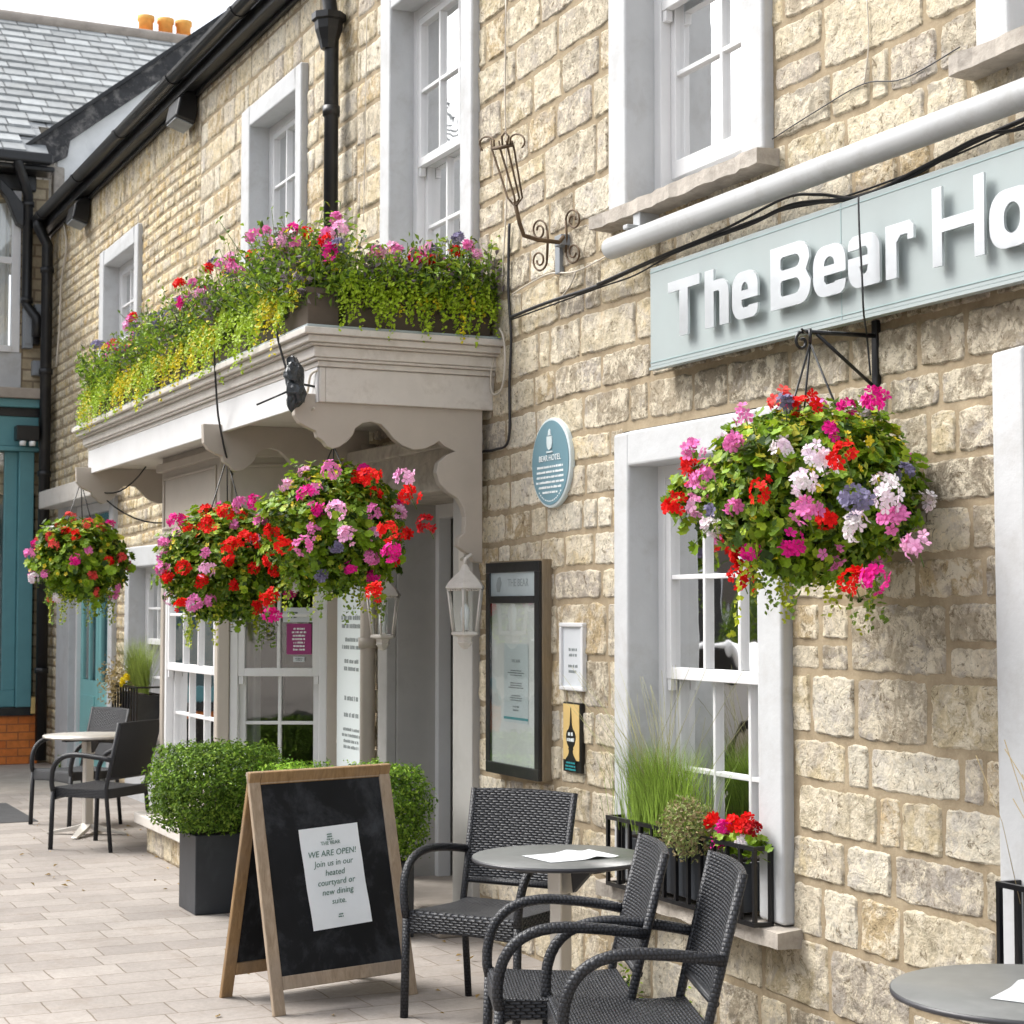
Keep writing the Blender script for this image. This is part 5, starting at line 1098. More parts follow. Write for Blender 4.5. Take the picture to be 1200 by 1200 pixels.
for (px, py, yy, c_) in ((300, 590, -1.0, 'magenta'), (283, 592, -1.05, 'pink'), (243, 614, -1.15, 'red'), (265, 600, -1.1, 'red'), (270, 640, -1.2, 'red'), (288, 632, -1.2, 'red'), (192, 668, -1.25, 'pink'), (206, 610, -1.2, 'magenta'), (316, 700, -1.05, 'red'), (318, 720, -1.0, 'magenta'), (213, 710, -1.2, 'red'), (228, 708, -1.2, 'pink'), (242, 668, -1.2, 'palepink')):
    x_, z_ = WY(px, py, yy); flower_head(b3, (x_, yy, z_), (0.4, -0.6, 0.5), c_, 0.044, 18)
b4 = basket(-13.35, -1.0, 2.0, 0.33, 'small looking far basket with orange and red flowers at the left', 2600, ['red']*5+['salmon']*4+['pink']*3+['white']*2+['magenta']*3, 30, 9, 0.036, 0.60)
# wall bracket for the big basket
hb = thing('basket_bracket', 'black iron bracket holding the largest flower basket', 'bracket', (-5.02, 0, 2.5))
mb = MB(); mb.box(-5.04, -5.01, -0.02, 0.0, 2.40, 2.655); obj('wall_plate', mb, 'black', hb, 0.003)
mb = MB(); mb.tube([(-5.02, -0.02, 2.60), (-5.02, -0.32, 2.595)], 0.008, 6); mb.tube([(-5.02, -0.02, 2.42), (-5.02, -0.26, 2.59)], 0.007, 6)
sc_ = [(-5.02, -0.32-0.030*math.sin(rad(a))*(1-a/500), 2.595-0.035+0.035*math.cos(rad(a))*(1-a/500)) for a in range(0, 400, 30)]; mb.tube(sc_, 0.006, 6); mb.tube([(-5.02, -0.30, 2.59), (-4.95, -0.37, 2.59)], 0.004, 6); obj('arm', mb, 'black', hb)

# balcony troughs on the canopy
def trough(x0, x1, y0, y1, label, n, h=0.42, seed=1, pot='terra', heads=8, trailside=None, zb=3.021, ptall=0.16):
    t = thing('flower_trough', label, 'planter', ((x0+x1)/2, (y0+y1)/2, zb), 'flower troughs on the canopy')
    mb = MB(); mb.box(x0, x1, y0, y1, zb, zb+ptall); mb.box(x0-0.012, x1+0.012, y0-0.012, y1+0.012, zb+ptall-0.03, zb+ptall-0.0); obj('trough', mb, pot, t, 0.006)
    mb = MB(); cx, cy = (x0+x1)/2, (y0+y1)/2
    # leafy stems rising from the soil
    ns = n//26
    for k in range(ns):
        bx_, by_ = rng.uniform(x0-0.02, x1+0.02), rng.uniform(y0-0.02, y1+0.02); L = h*rng.uniform(0.55, 1.1)*(1+0.25*float(vn(bx_, by_, 0.25, seed)))
        lean = np.array([rng.normal()*0.30, rng.normal()*0.34-0.12, 1.0]); lean /= np.linalg.norm(lean); m = 26
        s_ = np.linspace(0.1, 1, m); pp = np.array([bx_, by_, zb+ptall*0.8])+lean*(s_*L)[:, None]+rng.normal(size=(m, 3))*0.028
        pp[:, 2] -= 0.10*((pp[:, 0]-cx)**2*0+s_**2)*abs(rng.normal())
        g = greens(m, ((0.14, 0.24, 0.02), (0.22, 0.34, 0.025), (0.34, 0.44, 0.04), (0.05, 0.10, 0.015)))*rng.uniform(0.7, 1.25) if k % 9 else np.tile(np.array([0.16, 0.13, 0.14]), (m, 1))*rng.uniform(0.7, 1.3, (m, 1))
        mb.scatter(*OL, pp, rand_rot(m, lean*0.3+np.array([0, -0.3, 0.5]), 0.8), rng.uniform(0.026, 0.05, m), g)
        mb.tube([(bx_, by_, zb+0.1), tuple(pp[-1])], 0.002, 4, 0, col=(0.12, 0.17, 0.05))
    # low yellow blossom and trailing strands over the edge
    m3 = n//60; p3 = np.stack([rng.uniform(x0, x1, m3), rng.uniform(y0-0.10, y1, m3), rng.uniform(zb+ptall*0.8, zb+ptall+h*0.75, m3)], 1)
    mb.scatter(*FL_, p3, rand_rot(m3, np.array([0.2, -0.6, 0.7]), 0.4), rng.uniform(0.009, 0.018, m3), np.array([0.80, 0.62, 0.02])*rng.uniform(0.8, 1.1, (m3, 1)))
    if trailside:
        for k in range(trailside[4]):
            f = (k+rng.random())/trailside[4]; q = (trailside[0]+(trailside[1]-trailside[0])*f, trailside[2]+(trailside[3]-trailside[2])*f, zb+ptall+rng.uniform(0, 0.12))
            colr = ((0.62, 0.53, 0.02) if rng.random() < trailside[6]*(1.9 if vn(q[0]*1.0, q[1]*1.0, 0.33, 21) > 0.05 else 0.15) else (0.36, 0.50, 0.03))
            strand(mb, q, rng.uniform(0.10, trailside[5]), (trailside[7], trailside[8]), 0.019, colr)
    obj('foliage', mb, 'leaf', t)
    for k in range(heads):
        c_ = ['pink', 'palepink', 'red', 'pink', 'palepink', 'purple', 'purple', 'magenta'][rng.integers(8)]
        flower_head(t, (rng.uniform(x0, x1), rng.uniform(y0-0.08, y1), zb+ptall+h*rng.uniform(0.55, 0.95)), (0.3, -0.4, 0.8), c_, rng.uniform(0.024, 0.042), 15)
    return t
names = ['trough of mixed flowers at the front corner of the canopy', 'trough second from the corner with yellow trailing stems on the canopy', 'middle trough of leafy flowers along the canopy front', 'trough fourth from the corner on the canopy front', 'farthest trough hanging over the left end of the canopy']
for i in range(5):
    xa = -9.30-0.98*i
    trough(xa+0.06, xa+0.92, -0.95, -0.71, names[i], 6500, 0.42+(0.05 if i < 3 else 0.02), i+2, heads=20, trailside=(xa+0.05, xa+0.92, -1.01, -1.01, 75, 0.32, 0.30, 0, -0.4))
trough(-8.42, -8.16, -0.80, -0.04, 'trough along the right side of the canopy with green trailing jenny', 8500, 0.36, 9, heads=26, trailside=(-8.14, -8.14, -0.86, -0.03, 140, 0.28, 0.08, 0.6, 0))
trough(-8.46, -8.18, -1.00, -0.84, 'brown pot of yellow trailing leaves on the canopy corner', 1600, 0.30, 12, heads=3, trailside=(-8.46, -8.2, -1.02, -1.02, 26, 0.20, 0.9, 0, -0.4), ptall=0.19)

# box shrubs in square planters
def shrub(x, y, w, d, h, pz, label, n, lite=1.0, seed=3, ball=(0.26, 0.26, 0.20)):
    t = thing('box_planter', label, 'planter', (x, y, 0), 'box shrubs in dark planters by the entrance')
    mb = MB(); mb.prism([(-1, -1), (1, -1), (1, 1), (-1, 1)], lambda p, tt: (x+p[0]*(w/2-0.0), y+p[1]*d/2, tt), 0.0, pz-0.001)
    mb.box(x-w/2+0.02, x+w/2-0.02, y-d/2+0.02, y+d/2-0.02, pz-0.001, pz+0.01, 1); obj('planter', mb, ['planter', 'soil'], t, 0.006)
    mb = MB(); mb.tube([(x, y, pz), (x+0.02, y, pz+h*0.6)], 0.02, 6); obj('trunk', mb, 'terra', t)
    mb = MB(); D = rng.normal(size=(n, 3)); D /= np.linalg.norm(D, axis=1)[:, None]
    k = 1/np.maximum(np.abs(D).max(1), 0.68)**0.75    # boxy rounded shape
    lump = 1+0.13*vn(D[:, 0]*3+seed, D[:, 2]*3+D[:, 1], 0.5, seed)+0.12*vn(D[:, 0]*6, D[:, 1]*6+D[:, 2]*4, 0.4, seed+2)
    R_ = np.where(rng.random(n) < 0.6, rng.uniform(0.88, 1.03, n), rng.uniform(0.55, 0.9, n))
    p = np.array([x, y, pz+ball[2]*0.95])+D*(R_*k*lump)[:, None]*np.array(ball)*0.86
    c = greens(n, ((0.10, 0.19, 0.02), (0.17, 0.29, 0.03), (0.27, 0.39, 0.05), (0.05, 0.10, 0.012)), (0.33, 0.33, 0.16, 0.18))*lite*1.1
    hilitem = (D[:, 2] > 0.1) & (R_ > 0.93); c[hilitem] = c[hilitem]*1.35  # highlights put into the leaf colour: upper outer leaves lightened
    mb.scatter(*oval_leaf(0.55, 0.12), p, rand_rot(n, D*0.8+np.array([0, 0, 0.4]), 0.7), rng.uniform(0.011, 0.029, n), c); obj('foliage', mb, 'waxleaf', t)
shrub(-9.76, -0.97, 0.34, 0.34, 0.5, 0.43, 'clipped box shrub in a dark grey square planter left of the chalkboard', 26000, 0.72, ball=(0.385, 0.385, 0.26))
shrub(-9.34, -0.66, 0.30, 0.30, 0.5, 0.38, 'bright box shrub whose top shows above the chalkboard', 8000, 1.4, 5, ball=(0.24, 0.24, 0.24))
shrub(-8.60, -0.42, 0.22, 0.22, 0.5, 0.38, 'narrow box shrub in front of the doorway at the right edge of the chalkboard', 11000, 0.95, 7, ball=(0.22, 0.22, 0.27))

# window boxes with railings
def window_box(x0, x1, z0, z1, out, label, group='black railed window boxes', nb_=12, bars_round=False):
    t = thing('window_box', label, 'window box', ((x0+x1)/2, -out/2, z0), group)
    mb = MB(); h = 0.008
    def bar(a, b): mb.box(min(a[0], b[0])-h, max(a[0], b[0])+h, min(a[1], b[1])-h, max(a[1], b[1])+h, min(a[2], b[2])-h, max(a[2], b[2])+h)
    for z in (z0, z1):
        mb.box(x0-h, x1+h, -out-h, -out+h, z-h, z+h)
        for x in (x0, x1): mb.box(x-h, x+h, -out+h+0.0005, -0.052, z-h, z+h)
    for k in range(nb_+1):
        x = x0+(x1-x0)*k/nb_; mb.box(x-h*0.95, x+h*0.95, -out-h*0.9, -out+h*0.9, z0+h+0.0003, z1-h-0.0003)
    for x in (x0, x1): mb.box(x-h, x+h, -0.068, -0.052, z0+h, z1-h)
    obj('railing', mb, 'black', t)
    mb = MB(); yb_ = -0.06 if out > 0.2 else 0.06
    mb.box(x0+0.13, x1-0.14, -out+0.025, yb_, z0+0.02, z1-0.07); mb.box(x0+0.14, x1-0.15, -out+0.035, yb_-0.01, z1-0.0695, z1-0.06, 1); obj('box', mb, ['planter', 'soil'], t, 0.004)
    return t
w1b = window_box(-6.76, -5.63, WY(711, 1034, -0.13)[1], WY(711, 957, -0.13)[1], 0.13, 'railed window box with grasses and red flowers below the right window')
mb = MB()
for k in range(1500):    # feathery grass
    cx = -6.42+rng.normal()*0.13; cy = -0.06+rng.normal()*0.03; L = rng.uniform(0.14, 0.40); a = rng.normal()*0.22; b = rng.normal()*0.20-0.05
    p0 = np.array([cx, cy, 0.74]); p1 = p0+np.array([a*0.4, b*0.4, 0.6])*L; p2 = p0+np.array([a*1.1, b*1.1, 1.0])*L; w_ = 0.0018; c = np.array([0.24, 0.36, 0.05])*rng.uniform(0.5, 1.3)
    mb.add([p0+[-w_, 0, 0], p0+[w_, 0, 0], p1+[w_, 0, 0], p1+[-w_, 0, 0], p2], [(0, 1, 2, 3), (3, 2, 4)], 0, False, c)
for k in range(60):
    cx = -6.45+rng.normal()*0.10; L = rng.uniform(0.4, 0.7); a = rng.normal()*0.4-0.12; b = rng.normal()*0.12-0.05; p0 = np.array([cx, -0.06, 0.74]); p2 = p0+np.array([a, b, 1.0])*L; mid = p0+np.array([a*0.4, b*0.4, 0.55])*L
    mb.tube([tuple(p0), tuple(mid), tuple(p2)], [0.0014, 0.0012, 0.0008], 3, 0, col=(0.34, 0.33, 0.16))
obj('grass_tuft', mb, 'leaf', w1b)
mb = MB(); n = 1700; c0 = np.array([-6.10, -0.13, 0.80]); D = rng.normal(size=(n, 3)); D /= np.linalg.norm(D, axis=1)[:, None]; p = c0+D*rng.uniform(0.5, 1, (n, 1))*np.array([0.17, 0.10, 0.13])
c = np.where((rng.random(n) < 0.5)[:, None], np.array([0.30, 0.24, 0.12]), np.array([0.30, 0.36, 0.12]))*rng.uniform(0.6, 1.3, (n, 1)); mb.scatter(*oval_leaf(0.4, 0.1), p, rand_rot(n, D, 0.6), rng.uniform(0.012, 0.030, n), c); obj('sedum_clump', mb, 'leaf', w1b)
mb = MB(); n = 260; p = np.array([-5.82, -0.08, 0.78])+rng.normal(size=(n, 3))*np.array([0.08, 0.025, 0.022]); mb.scatter(*GL, p, rand_rot(n, np.array([0.1, -0.4, 0.8]), 0.5), rng.uniform(0.012, 0.022, n), greens(n)); obj('foliage', mb, 'leaf', w1b)
for (px, py, c_) in ((833, 962, 'red'), (860, 965, 'red'), (868, 970, 'red'), (876, 962, 'red'), (848, 970, 'magenta'), (884, 972, 'darkred'), (842, 988, 'magenta'), (870, 988, 'white')):
    x_, z_ = WY(px, py, -0.11); flower_head(w1b, (x_, -0.11, z_), (0.3, -0.4, 0.6), c_, 0.024, 14, 0.04)
w2b = window_box(WY(1171, 1040, -0.13)[0], -3.2, 0.56, WY(1171, 1036, -0.13)[1], 0.13, 'railed window box at the right edge of the photo', nb_=9)
mb = MB()
for k in range(45):
    cx = -3.95+rng.normal()*0.12; L = rng.uniform(0.15, 0.5); a = rng.normal()*0.35-0.2; b = rng.normal()*0.12-0.05; p0 = np.array([cx, -0.10, 0.78]); mb.tube([tuple(p0), tuple(p0+np.array([a*0.4, b*0.4, 0.55])*L), tuple(p0+np.array([a, b, 1.0])*L)], [0.0014, 0.0012, 0.002], 3, 0, col=(0.42, 0.33, 0.18))
obj('dry_grass', mb, 'leaf', w2b)
w3b = window_box(-15.3, -14.45, 0.68, 1.02, 0.30, 'distant railed window box with grass beyond the bay window', nb_=9)
mb = MB()
for k in range(1100):
    cx = rng.uniform(-15.25, -14.6); L = rng.uniform(0.2, 0.55); a = rng.normal()*0.25; b = rng.normal()*0.2-0.05; p0 = np.array([cx, -0.17, 0.92]); p1 = p0+np.array([a*0.4, b*0.4, 0.6])*L; p2 = p0+np.array([a, b, 1.0])*L; c = np.array([0.26, 0.34, 0.06])*rng.uniform(0.5, 1.4)
    mb.add([p0+[-.003, 0, 0], p0+[.003, 0, 0], p1+[.003, 0, 0], p1+[-.003, 0, 0], p2], [(0, 1, 2, 3), (3, 2, 4)], 0, False, c)
n = 500; p = np.array([-15.2, -0.3, 1.02])+rng.normal(size=(n, 3))*np.array([0.10, 0.06, 0.10]); mb.scatter(*OL, p, rand_rot(n, np.array([0, -0.5, 0.5]), 0.8), rng.uniform(0.02, 0.045, n), np.array([0.36, 0.28, 0.13])*rng.uniform(0.6, 1.4, (n, 1))); obj('grass_tuft', mb, 'leaf', w3b)
n = 14; 
FCOL['yellow'] = (0.80, 0.62, 0.02)
for k in range(3): flower_head(w3b, (rng.uniform(-14.9, -14.6), -0.33, rng.uniform(1.02, 1.12)), (0.3, -0.4, 0.6), 'yellow', 0.02, 10, 0.04)

# ------------------------------------------------------------------ chalk board
ab = thing('a_board', 'wooden A frame chalkboard holding a white printed sheet', 'sandwich board', (-7.3, -1.2, 0))
fl = Vector((*GZ(322, 1192), 0)); fr_ = Vector((*GZ(490, 1165), 0)); bl = Vector((*GZ(268, 1166), 0)); wv = fr_-fl; Wd = wv.length; wv.normalize()
back = Vector((-wv.y*-1, wv.x*-1, 0)); back = Vector((-abs(wv.y), 0, 0)) if False else Vector((-wv.y, wv.x, 0))
if back.x > 0: back = -back
H_ = 0.975; spread = 0.47; apex = back*(spread/2)
def leafboard(sgn, name, mat, sheeton):
    base = Vector((0, 0, 0)) if sgn > 0 else back*spread
    up = (apex+Vector((0, 0, H_))-base).normalized(); nrm = wv.cross(up); 
    if nrm.dot(-back*sgn) < 0: nrm = -nrm
    L = (apex+Vector((0, 0, H_))-base).length; O = fl+base; t = 0.022
    def bx(mb, a0, a1, b0, b1, c0, c1, mi=0):
        V = [tuple(O+wv*a+up*b+nrm*c) for a in (a0, a1) for b in (b0, b1) for c in (c0, c1)]
        mb.add(V, [(0, 1, 3, 2), (4, 6, 7, 5), (0, 4, 5, 1), (2, 3, 7, 6), (0, 2, 6, 4), (1, 5, 7, 3)], mi)
    mb = MB(); fw = 0.055; bx(mb, 0, fw, 0, L, -t, 0); bx(mb, Wd-fw, Wd, 0, L, -t, 0); bx(mb, fw, Wd-fw, L-fw, L, -t, -0.001); bx(mb, fw, Wd-fw, 0.10, 0.10+fw, -t, -0.001)
    f = obj(name, mb, mat, ab, 0.004)
    mb = MB(); bx(mb, fw, Wd-fw, 0.10+fw, L-fw, -0.014, -0.009); obj('chalk_panel', mb, 'chalk', f)
    if sheeton:
        return O, up, nrm, L
O, up, nrm, L = leafboard(1, 'front_frame', 'boardwood', True); leafboard(-1, 'rear_frame', 'backwood', False)
mb = MB(); mb.box(0, 0.001, 0, 0.001, 0, 0.001)
mb = MB(); c0 = O+wv*(Wd*0.52)+up*(L*0.535)-nrm*0.0085
W2, H2 = 0.295, 0.425; n = 10; V = []; F = []
ru = (wv*math.cos(rad(2))+up*math.sin(rad(2))); rv = (up*math.cos(rad(2))-wv*math.sin(rad(2)))
for i in range(n+1):
    for j in range(n+1):
        a, b = i/n-0.5, j/n-0.5; lift = 0.002+0.006*abs(a*2)**3*max(0, -b*2)+0.004*max(0, b*2)*max(0, a*2)**2+0.0015*math.sin(b*14)
        V.append(tuple(c0+ru*a*W2+rv*b*H2+nrm*lift))
for i in range(n):
    for j in range(n): F.append((i*(n+1)+j, (i+1)*(n+1)+j, (i+1)*(n+1)+j+1, i*(n+1)+j+1))
mb.add(V, F, 0, True)
tc0 = c0+nrm*0.0045
def tl(s, b, size, a=0.0, sh=0.2, mi=1): text(mb, s, tc0+ru*a+rv*b, ru, rv, size, 0.0004, mi, sh, bold=0.0)
tl('THE BEAR', 0.135, 0.022, 0, 0); tl('WE ARE OPEN!', 0.088, 0.036); tl('Join us in our', 0.046, 0.036); tl('heated', 0.006, 0.036); tl('courtyard or', -0.034, 0.036); tl('new dining', -0.074, 0.036); tl('suite.', -0.114, 0.034)
bars(mb, tc0+rv*-0.165, ru, rv, 0.03, 0.02, 2, 4, 1); bars(mb, tc0+rv*0.168, ru, rv, 0.045, 0.032, 3, 8, 1, 0.4); 
MT['sheetpaper'] = P('sheet_paper', (0.76, 0.80, 0.83), 0.6, var=0.03, bmp=0.1)
MT['inkgreen'] = P('green_ink', (0.10, 0.19, 0.15), 0.7, bmp=0)
tag(obj('poster', mb, ['sheetpaper', 'inkgreen']), 'white sheet reading we are open pinned to the chalkboard', 'poster')

# ------------------------------------------------------------------ chairs
def make_chair(label, group, backmat='wicker', loc=(0, 0, 0), rz=0):
    t = thing('wicker_chair', label, 'chair', loc, group, rz)
    def arc(p, q, c, n=8): return [tuple((1-s)**2*np.array(p)+2*s*(1-s)*np.array(c)+s*s*np.array(q)) for s in np.linspace(0, 1, n)]
    # seat with woven apron
    mb = MB(); N = 12; V = []; F = []
    hw0, hw1 = 0.245, 0.225
    prof = [(-0.26, 0.335), (-0.265, 0.36), (-0.265, 0.415), (-0.25, 0.432), (-0.1, 0.425), (0.12, 0.420), (0.23, 0.428), (0.23, 0.36), (0.20, 0.36), (-0.22, 0.36)]
    m = len(prof)
    for i in range(N+1):
        s = i/N; 
        for k, (y, z) in enumerate(prof):
            y = y*0.9; hw = hw0+(hw1-hw0)*((y+0.26)/0.49); dz = -0.008*math.sin(math.pi*s) if k in (4, 5) else (0.012*math.sin(math.pi*s) if k == 0 else 0)
            V.append(((s*2-1)*hw, y, z+dz))
    for i in range(N):
        for k in range(m): F.append((i*m+k, i*m+(k+1) % m, (i+1)*m+(k+1) % m, (i+1)*m+k))
    F += [tuple(range(m-1, -1, -1)), tuple(N*m+k for k in range(m))]
    mb.add(V, F); obj('seat', mb, 'wicker', t, 0.006, local=True, uv=True)
    # backrest, curved and leaning
    mb = MB(); V = []; F = []; NX, NZ = 12, 10
    for side in (0, 1):
        for i in range(NX+1):
            for j in range(NZ+1):
                s = i/NX*2-1; z = 0.50+0.38*j/NZ; hw = 0.225+0.012*j/NZ; y = 0.20+0.09*(j/NZ)+0.03*(1-s*s)*0.7+(0.024 if side else 0)
                V.append((s*hw, y, z+0.006*(1-s*s)*(j == NZ)))
    k0 = (NX+1)*(NZ+1); ix = lambda sd, i, j: sd*k0+i*(NZ+1)+j
    for i in range(NX):
        for j in range(NZ): F.append((ix(0, i, j), ix(0, i+1, j), ix(0, i+1, j+1), ix(0, i, j+1))); F.append((ix(1, i, j), ix(1, i, j+1), ix(1, i+1, j+1), ix(1, i+1, j)))
    for i in range(NX): F.append((ix(0, i, 0), ix(1, i, 0), ix(1, i+1, 0), ix(0, i+1, 0))); F.append((ix(0, i, NZ), ix(0, i+1, NZ), ix(1, i+1, NZ), ix(1, i, NZ)))
    for j in range(NZ): F.append((ix(0, 0, j), ix(0, 0, j+1), ix(1, 0, j+1), ix(1, 0, j))); F.append((ix(0, NX, j), ix(1, NX, j), ix(1, NX, j+1), ix(0, NX, j+1)))
    mb.add(V, F); obj('backrest', mb, backmat, t, 0.008, local=True, uv=True)
    for s in (-1, 1):
        mb = MB(); mb.tube([(s*0.26, -0.245, 0), (s*0.258, -0.23, 0.43)], 0.017, 10); obj('leg', mb, 'wickertube', t, local=True, uv=True)
        mb = MB(); mb.tube([(s*0.235, 0.235, 0), (s*0.235, 0.19, 0.42), (s*0.236, 0.213, 0.52), (s*0.243, 0.30, 0.88)], 0.015, 10); obj('leg', mb, 'wickertube', t, local=True, uv=True)
        mb = MB(); pts = [(s*0.258, -0.23, 0.40)]+arc((s*0.262, -0.238, 0.44), (s*0.275, -0.06, 0.655), (s*0.285, -0.245, 0.64), 10)+arc((s*0.275, -0.02, 0.657), (s*0.245, 0.24, 0.625), (s*0.27, 0.12, 0.65), 6)
        mb.tube(pts, 0.018, 10); obj('armrest', mb, 'wickertube', t, local=True, uv=True)
    mb = MB(); mb.tube([(-0.235, 0.215, 0.50), (0.235, 0.215, 0.50)], 0.014, 8); obj('stretcher', mb, 'wickertube', t, local=True, uv=True)
    return t
GRP = 'black wicker chairs on the pavement'
c1 = make_chair('black wicker chair beside the chalkboard with its seat facing the camera', GRP, loc=(-6.795, -0.668, 0), rz=rad(36))
def chair_at(src, px, py, rz, label):      # far front seat corner seen at px,py
    x_, y_ = GZ(px, py, 0.43); a = rad(rz); lx_, ly_ = -0.25, -0.235
    c = copy_tree(src); c.location = (x_-(lx_*math.cos(a)-ly_*math.sin(a)), y_-(lx_*math.sin(a)+ly_*math.cos(a)), 0); c.rotation_euler = (0, 0, a); c['label'] = label; return c
chair_at(c1, 572, 1134, -21, 'wicker chair side on between the round table and the nearest chair')
chair_at(c1, 641, 1166, -21, 'nearest wicker chair side on at the bottom of the photo')
f1 = make_chair('far black chair with a solid black back turned to the camera', GRP, 'plainblack', (-12.62, -0.97, 0), rad(-48))
f2 = copy_tree(c1); f2.location = (-14.0, -0.86, 0); f2.rotation_euler = (0, 0, rad(22)); f2['label'] = 'farthest wicker chair facing the street behind the silver table'

# ------------------------------------------------------------------ tables
def make_table(label, loc, rz=0.0, r=0.335, top='tabletop', rim='tablerim', h=0.73):
    t = thing('round_table', label, 'table', loc, 'round bistro tables on the pavement', rz)
    mb = MB(); mb.lathe([(r*0.97, h-0.018), (r, h-0.014), (r, h-0.002)], (0, 0, 0), 64, 1); mb.lathe([(r-0.002, h-0.0018), (r-0.003, h)], (0, 0, 0), 64, 0); obj('table_top', mb, [top, rim], t, local=True)
    mb = MB(); mb.box(-0.20, 0.20, -0.03, 0.03, h-0.045, h-0.019); mb.box(-0.03, 0.03, -0.2, -0.0305, h-0.045, h-0.019); mb.prism([(0.06, h-0.045), (0.16, h-0.045), (0.07, h-0.13)], lambda p, q: (p[0], q, p[1]), -0.012, 0.012); obj('bracket', mb, 'black', t, 0.003, local=True)
    mb = MB(); mb.box(-0.034, 0.034, -0.04, 0.04, h-0.14, h-0.046); mb.box(-0.029, 0.029, -0.033, 0.033, 0.06, h-0.141); obj('pedestal', mb, 'alu', t, 0.008, local=True)
    mb = MB()
    for k in range(4):
        a = math.pi/4+k*math.pi/2; c, s = math.cos(a), math.sin(a); w_ = 0.028
        V = []
        for q, (rr0, zz, ww) in enumerate(((0.02, 0.085, 0.035), (0.10, 0.06, 0.034), (0.28, 0.022, 0.022), (0.30, 0.015, 0.020))):
            for sg in (-1, 1): V += [(rr0*c-sg*ww*s, rr0*s+sg*ww*c, zz), (rr0*c-sg*ww*s, rr0*s+sg*ww*c, max(0.004, zz-0.03))]
        F = []
        for q in range(3): b = q*4; F += [(b, b+4, b+6, b+2), (b+1, b+3, b+7, b+5), (b, b+1, b+5, b+4), (b+2, b+6, b+7, b+3)]
        F += [(0, 2, 3, 1), (12, 13, 15, 14)]; mb.add(V, F); mb.lathe([(0.02, 0), (0.022, 0.012), (0.015, 0.014)], (0.285*c, 0.285*s, 0), 10)
    obj('base', mb, 'alu', t, 0.003, local=True)
    return t
def menu(x, y, z, rz, label, w_=0.30, h_=0.21):
    mb = MB(); n = 12; V = []; F = []; c, s = math.cos(rz), math.sin(rz)
    for i in range(n+1):
        for j in range(4):
            a, b = (i/n-0.5)*w_, (j/3-0.5)*h_; up_ = 0.0015+0.009*math.exp(-((i/n-0.68)/0.12)**2)+0.004*(i == n)
            V.append((x+a*c-b*s, y+a*s+b*c, z+up_))
    for i in range(n):
        for j in range(3): F.append((i*4+j, (i+1)*4+j, (i+1)*4+j+1, i*4+j+1))
    mb.add(V, F, 0, True); return tag(obj('menu', mb, 'paper'), label, 'menu', 'paper menus on the tables')
tx, ty = GZ(657, 1003, 0.73); make_table('round grey table with a white menu in the middle of the chairs', (tx, ty, 0), rad(20)); menu(tx+0.04, ty+0.02, 0.731, rad(95), 'white paper menu lying on the middle round table')
tx, ty = GZ(1207, 1161, 0.73); make_table('nearest round grey table cut off by the right edge', (tx, ty, 0), rad(10)); menu(tx+0.05, ty+0.03, 0.731, rad(120), 'white paper menu on the nearest table at the right edge')
make_table('distant silver bistro table between the two far chairs', (-13.35, -0.92, 0), rad(15), 0.33, 'alu', 'alu')

# ------------------------------------------------------------------ leaves on the pavement, weeds
mb = MB(); n = 60; p = []
for k in range(n):
    q = GZ(rng.uniform(20, 260), rng.uniform(960, 1050)) if k < 34 else GZ(rng.uniform(240, 560), rng.uniform(1080, 1195)); p.append((q[0], q[1], 0.006))
mb.scatter(*OL, np.array(p), rand_rot(n, np.array([0, 0, 1.0]), 0.25), rng.uniform(0.02, 0.05, n), np.array([0.40, 0.27, 0.09])*rng.uniform(0.5, 1.2, (n, 1)))
o = obj('fallen_leaves', mb, 'leaf'); o['kind'] = 'stuff'
for (px, py, s, lb) in ((762, 1170, 0.07, 'tuft of weeds at the wall foot behind the wicker chairs'), (843, 1195, 0.05, 'smaller tuft of weeds at the wall foot below the window'), (75, 902, 0.10, 'weeds at the foot of the far rendered wall'), (250, 1010, 0.09, 'weeds beside the square planter')):
    x_, y_ = GZ(px, py); y_ = min(y_, -0.04); mb = MB(); n = 90; pp = np.array([x_, y_, 0.02])+np.abs(rng.normal(size=(n, 3)))*np.array([s, s*0.0, s])*0.7*np.array([1, 1, 1]); pp[:, 0] += rng.normal(size=n)*s*0.4; pp[:, 1] -= rng.random(n)*s*0.5
    mb.scatter(*OL, pp, rand_rot(n, np.array([0, -0.3, 0.7]), 0.7), rng.uniform(0.015, 0.035, n), greens(n)); tag(obj('weeds', mb, 'leaf'), lb, 'weeds', 'weeds along the wall foot')

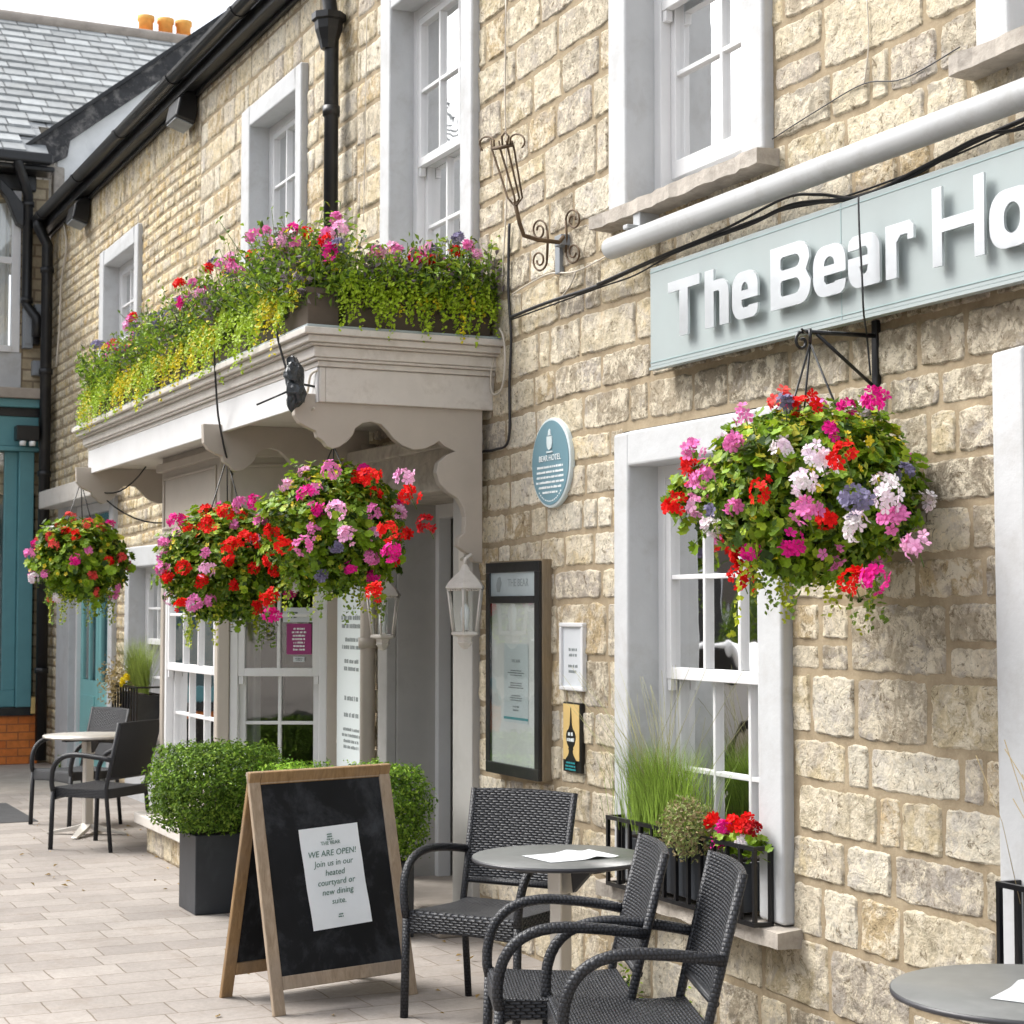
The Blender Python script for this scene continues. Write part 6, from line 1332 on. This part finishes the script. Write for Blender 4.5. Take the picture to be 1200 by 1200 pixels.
# ------------------------------------------------------------------ the far side of the street (seen in the window glass)
op = thing('opposite_building', 'plain brown building across the street mirrored in the windows', 'building', (-16, -15.2, 0))
mb = MB(); mb.box(-48, -3, -22, -15.0, 0, 7.6); obj('wall', mb, 'opp', op)
mb = MB(); mb.prism([(-14.7, 7.61), (-22.3, 7.61), (-18.5, 10.0)], lambda p, t: (t, p[0], p[1]), -48.2, -2.8); obj('roof', mb, 'slate', op)
for k in range(11):
    x = -38+k*3.2
    for z in (0.9, 3.4):
        mb = MB(); mb.box(x, x+1.2, -15.0, -14.93, z, z+1.5); f = obj('window', mb, 'white', op)
        mb = MB(); mb.box(x+0.08, x+1.12, -14.929, -14.925, z+0.08, z+1.42); obj('pane', mb, 'dark', f)

# parked white car and a clipped bush over the road (mirrored in the right window)
pc = thing('parked_car', 'white car parked across the street mirrored in the lower right window', 'car', (-17.0, -6.9, -0.11))
body = [(-2.1, 0.25), (-2.15, 0.6), (-2.0, 0.85), (-1.1, 0.95), (-0.45, 1.38), (0.9, 1.42), (1.6, 1.0), (2.05, 0.92), (2.12, 0.5), (2.08, 0.25)]
mb = MB(); mb.prism([(a-17.0, b-0.11) for a, b in body], lambda p, t: (p[0], t, p[1]), -7.75, -6.05); obj('body', mb, 'white', pc, 0.06, seg=3)
for yy in (-7.77, -6.045):
    mb = MB(); mb.prism([(-18.0, 0.88), (-17.42, 1.22), (-16.15, 1.25), (-15.65, 0.88)], lambda p, t: (p[0], t, p[1]), yy, yy+0.015); obj('side_window', mb, 'dark', pc)
for xx in (-18.35, -15.7):
    for yy in (-7.78, -6.22):
        mb = MB(); mb.prism([(xx+0.32*math.cos(2*math.pi*i/24), 0.21+0.32*math.sin(2*math.pi*i/24)) for i in range(24)], lambda p, t: (p[0], t, p[1]), yy, yy+0.2); wh = obj('wheel', mb, 'plainblack', pc)
        mb = MB(); mb.prism([(xx+0.18*math.cos(2*math.pi*i/24), 0.21+0.18*math.sin(2*math.pi*i/24)) for i in range(24)], lambda p, t: (p[0], t, p[1]), yy-0.01, yy+0.21); obj('rim', mb, 'alu', wh)
bt = thing('round_bush', 'round dark green bush across the street mirrored in the lower right window', 'bush', (-20.5, -9.6, 0))
n = 5000; D = rng.normal(size=(n, 3)); D /= np.linalg.norm(D, axis=1)[:, None]; mb = MB(); mb.scatter(*OL, np.array([-20.5, -9.6, 1.1])+D*rng.uniform(0.75, 1, (n, 1))*np.array([1.0, 0.8, 0.9]), rand_rot(n, D, 0.7), rng.uniform(0.06, 0.11, n), greens(n)*0.6); obj('foliage', mb, 'leaf', bt)
mb = MB(); mb.tube([(-20.5, -9.6, -0.1), (-20.5, -9.6, 1.0)], 0.05, 8); obj('trunk', mb, 'terra', bt)
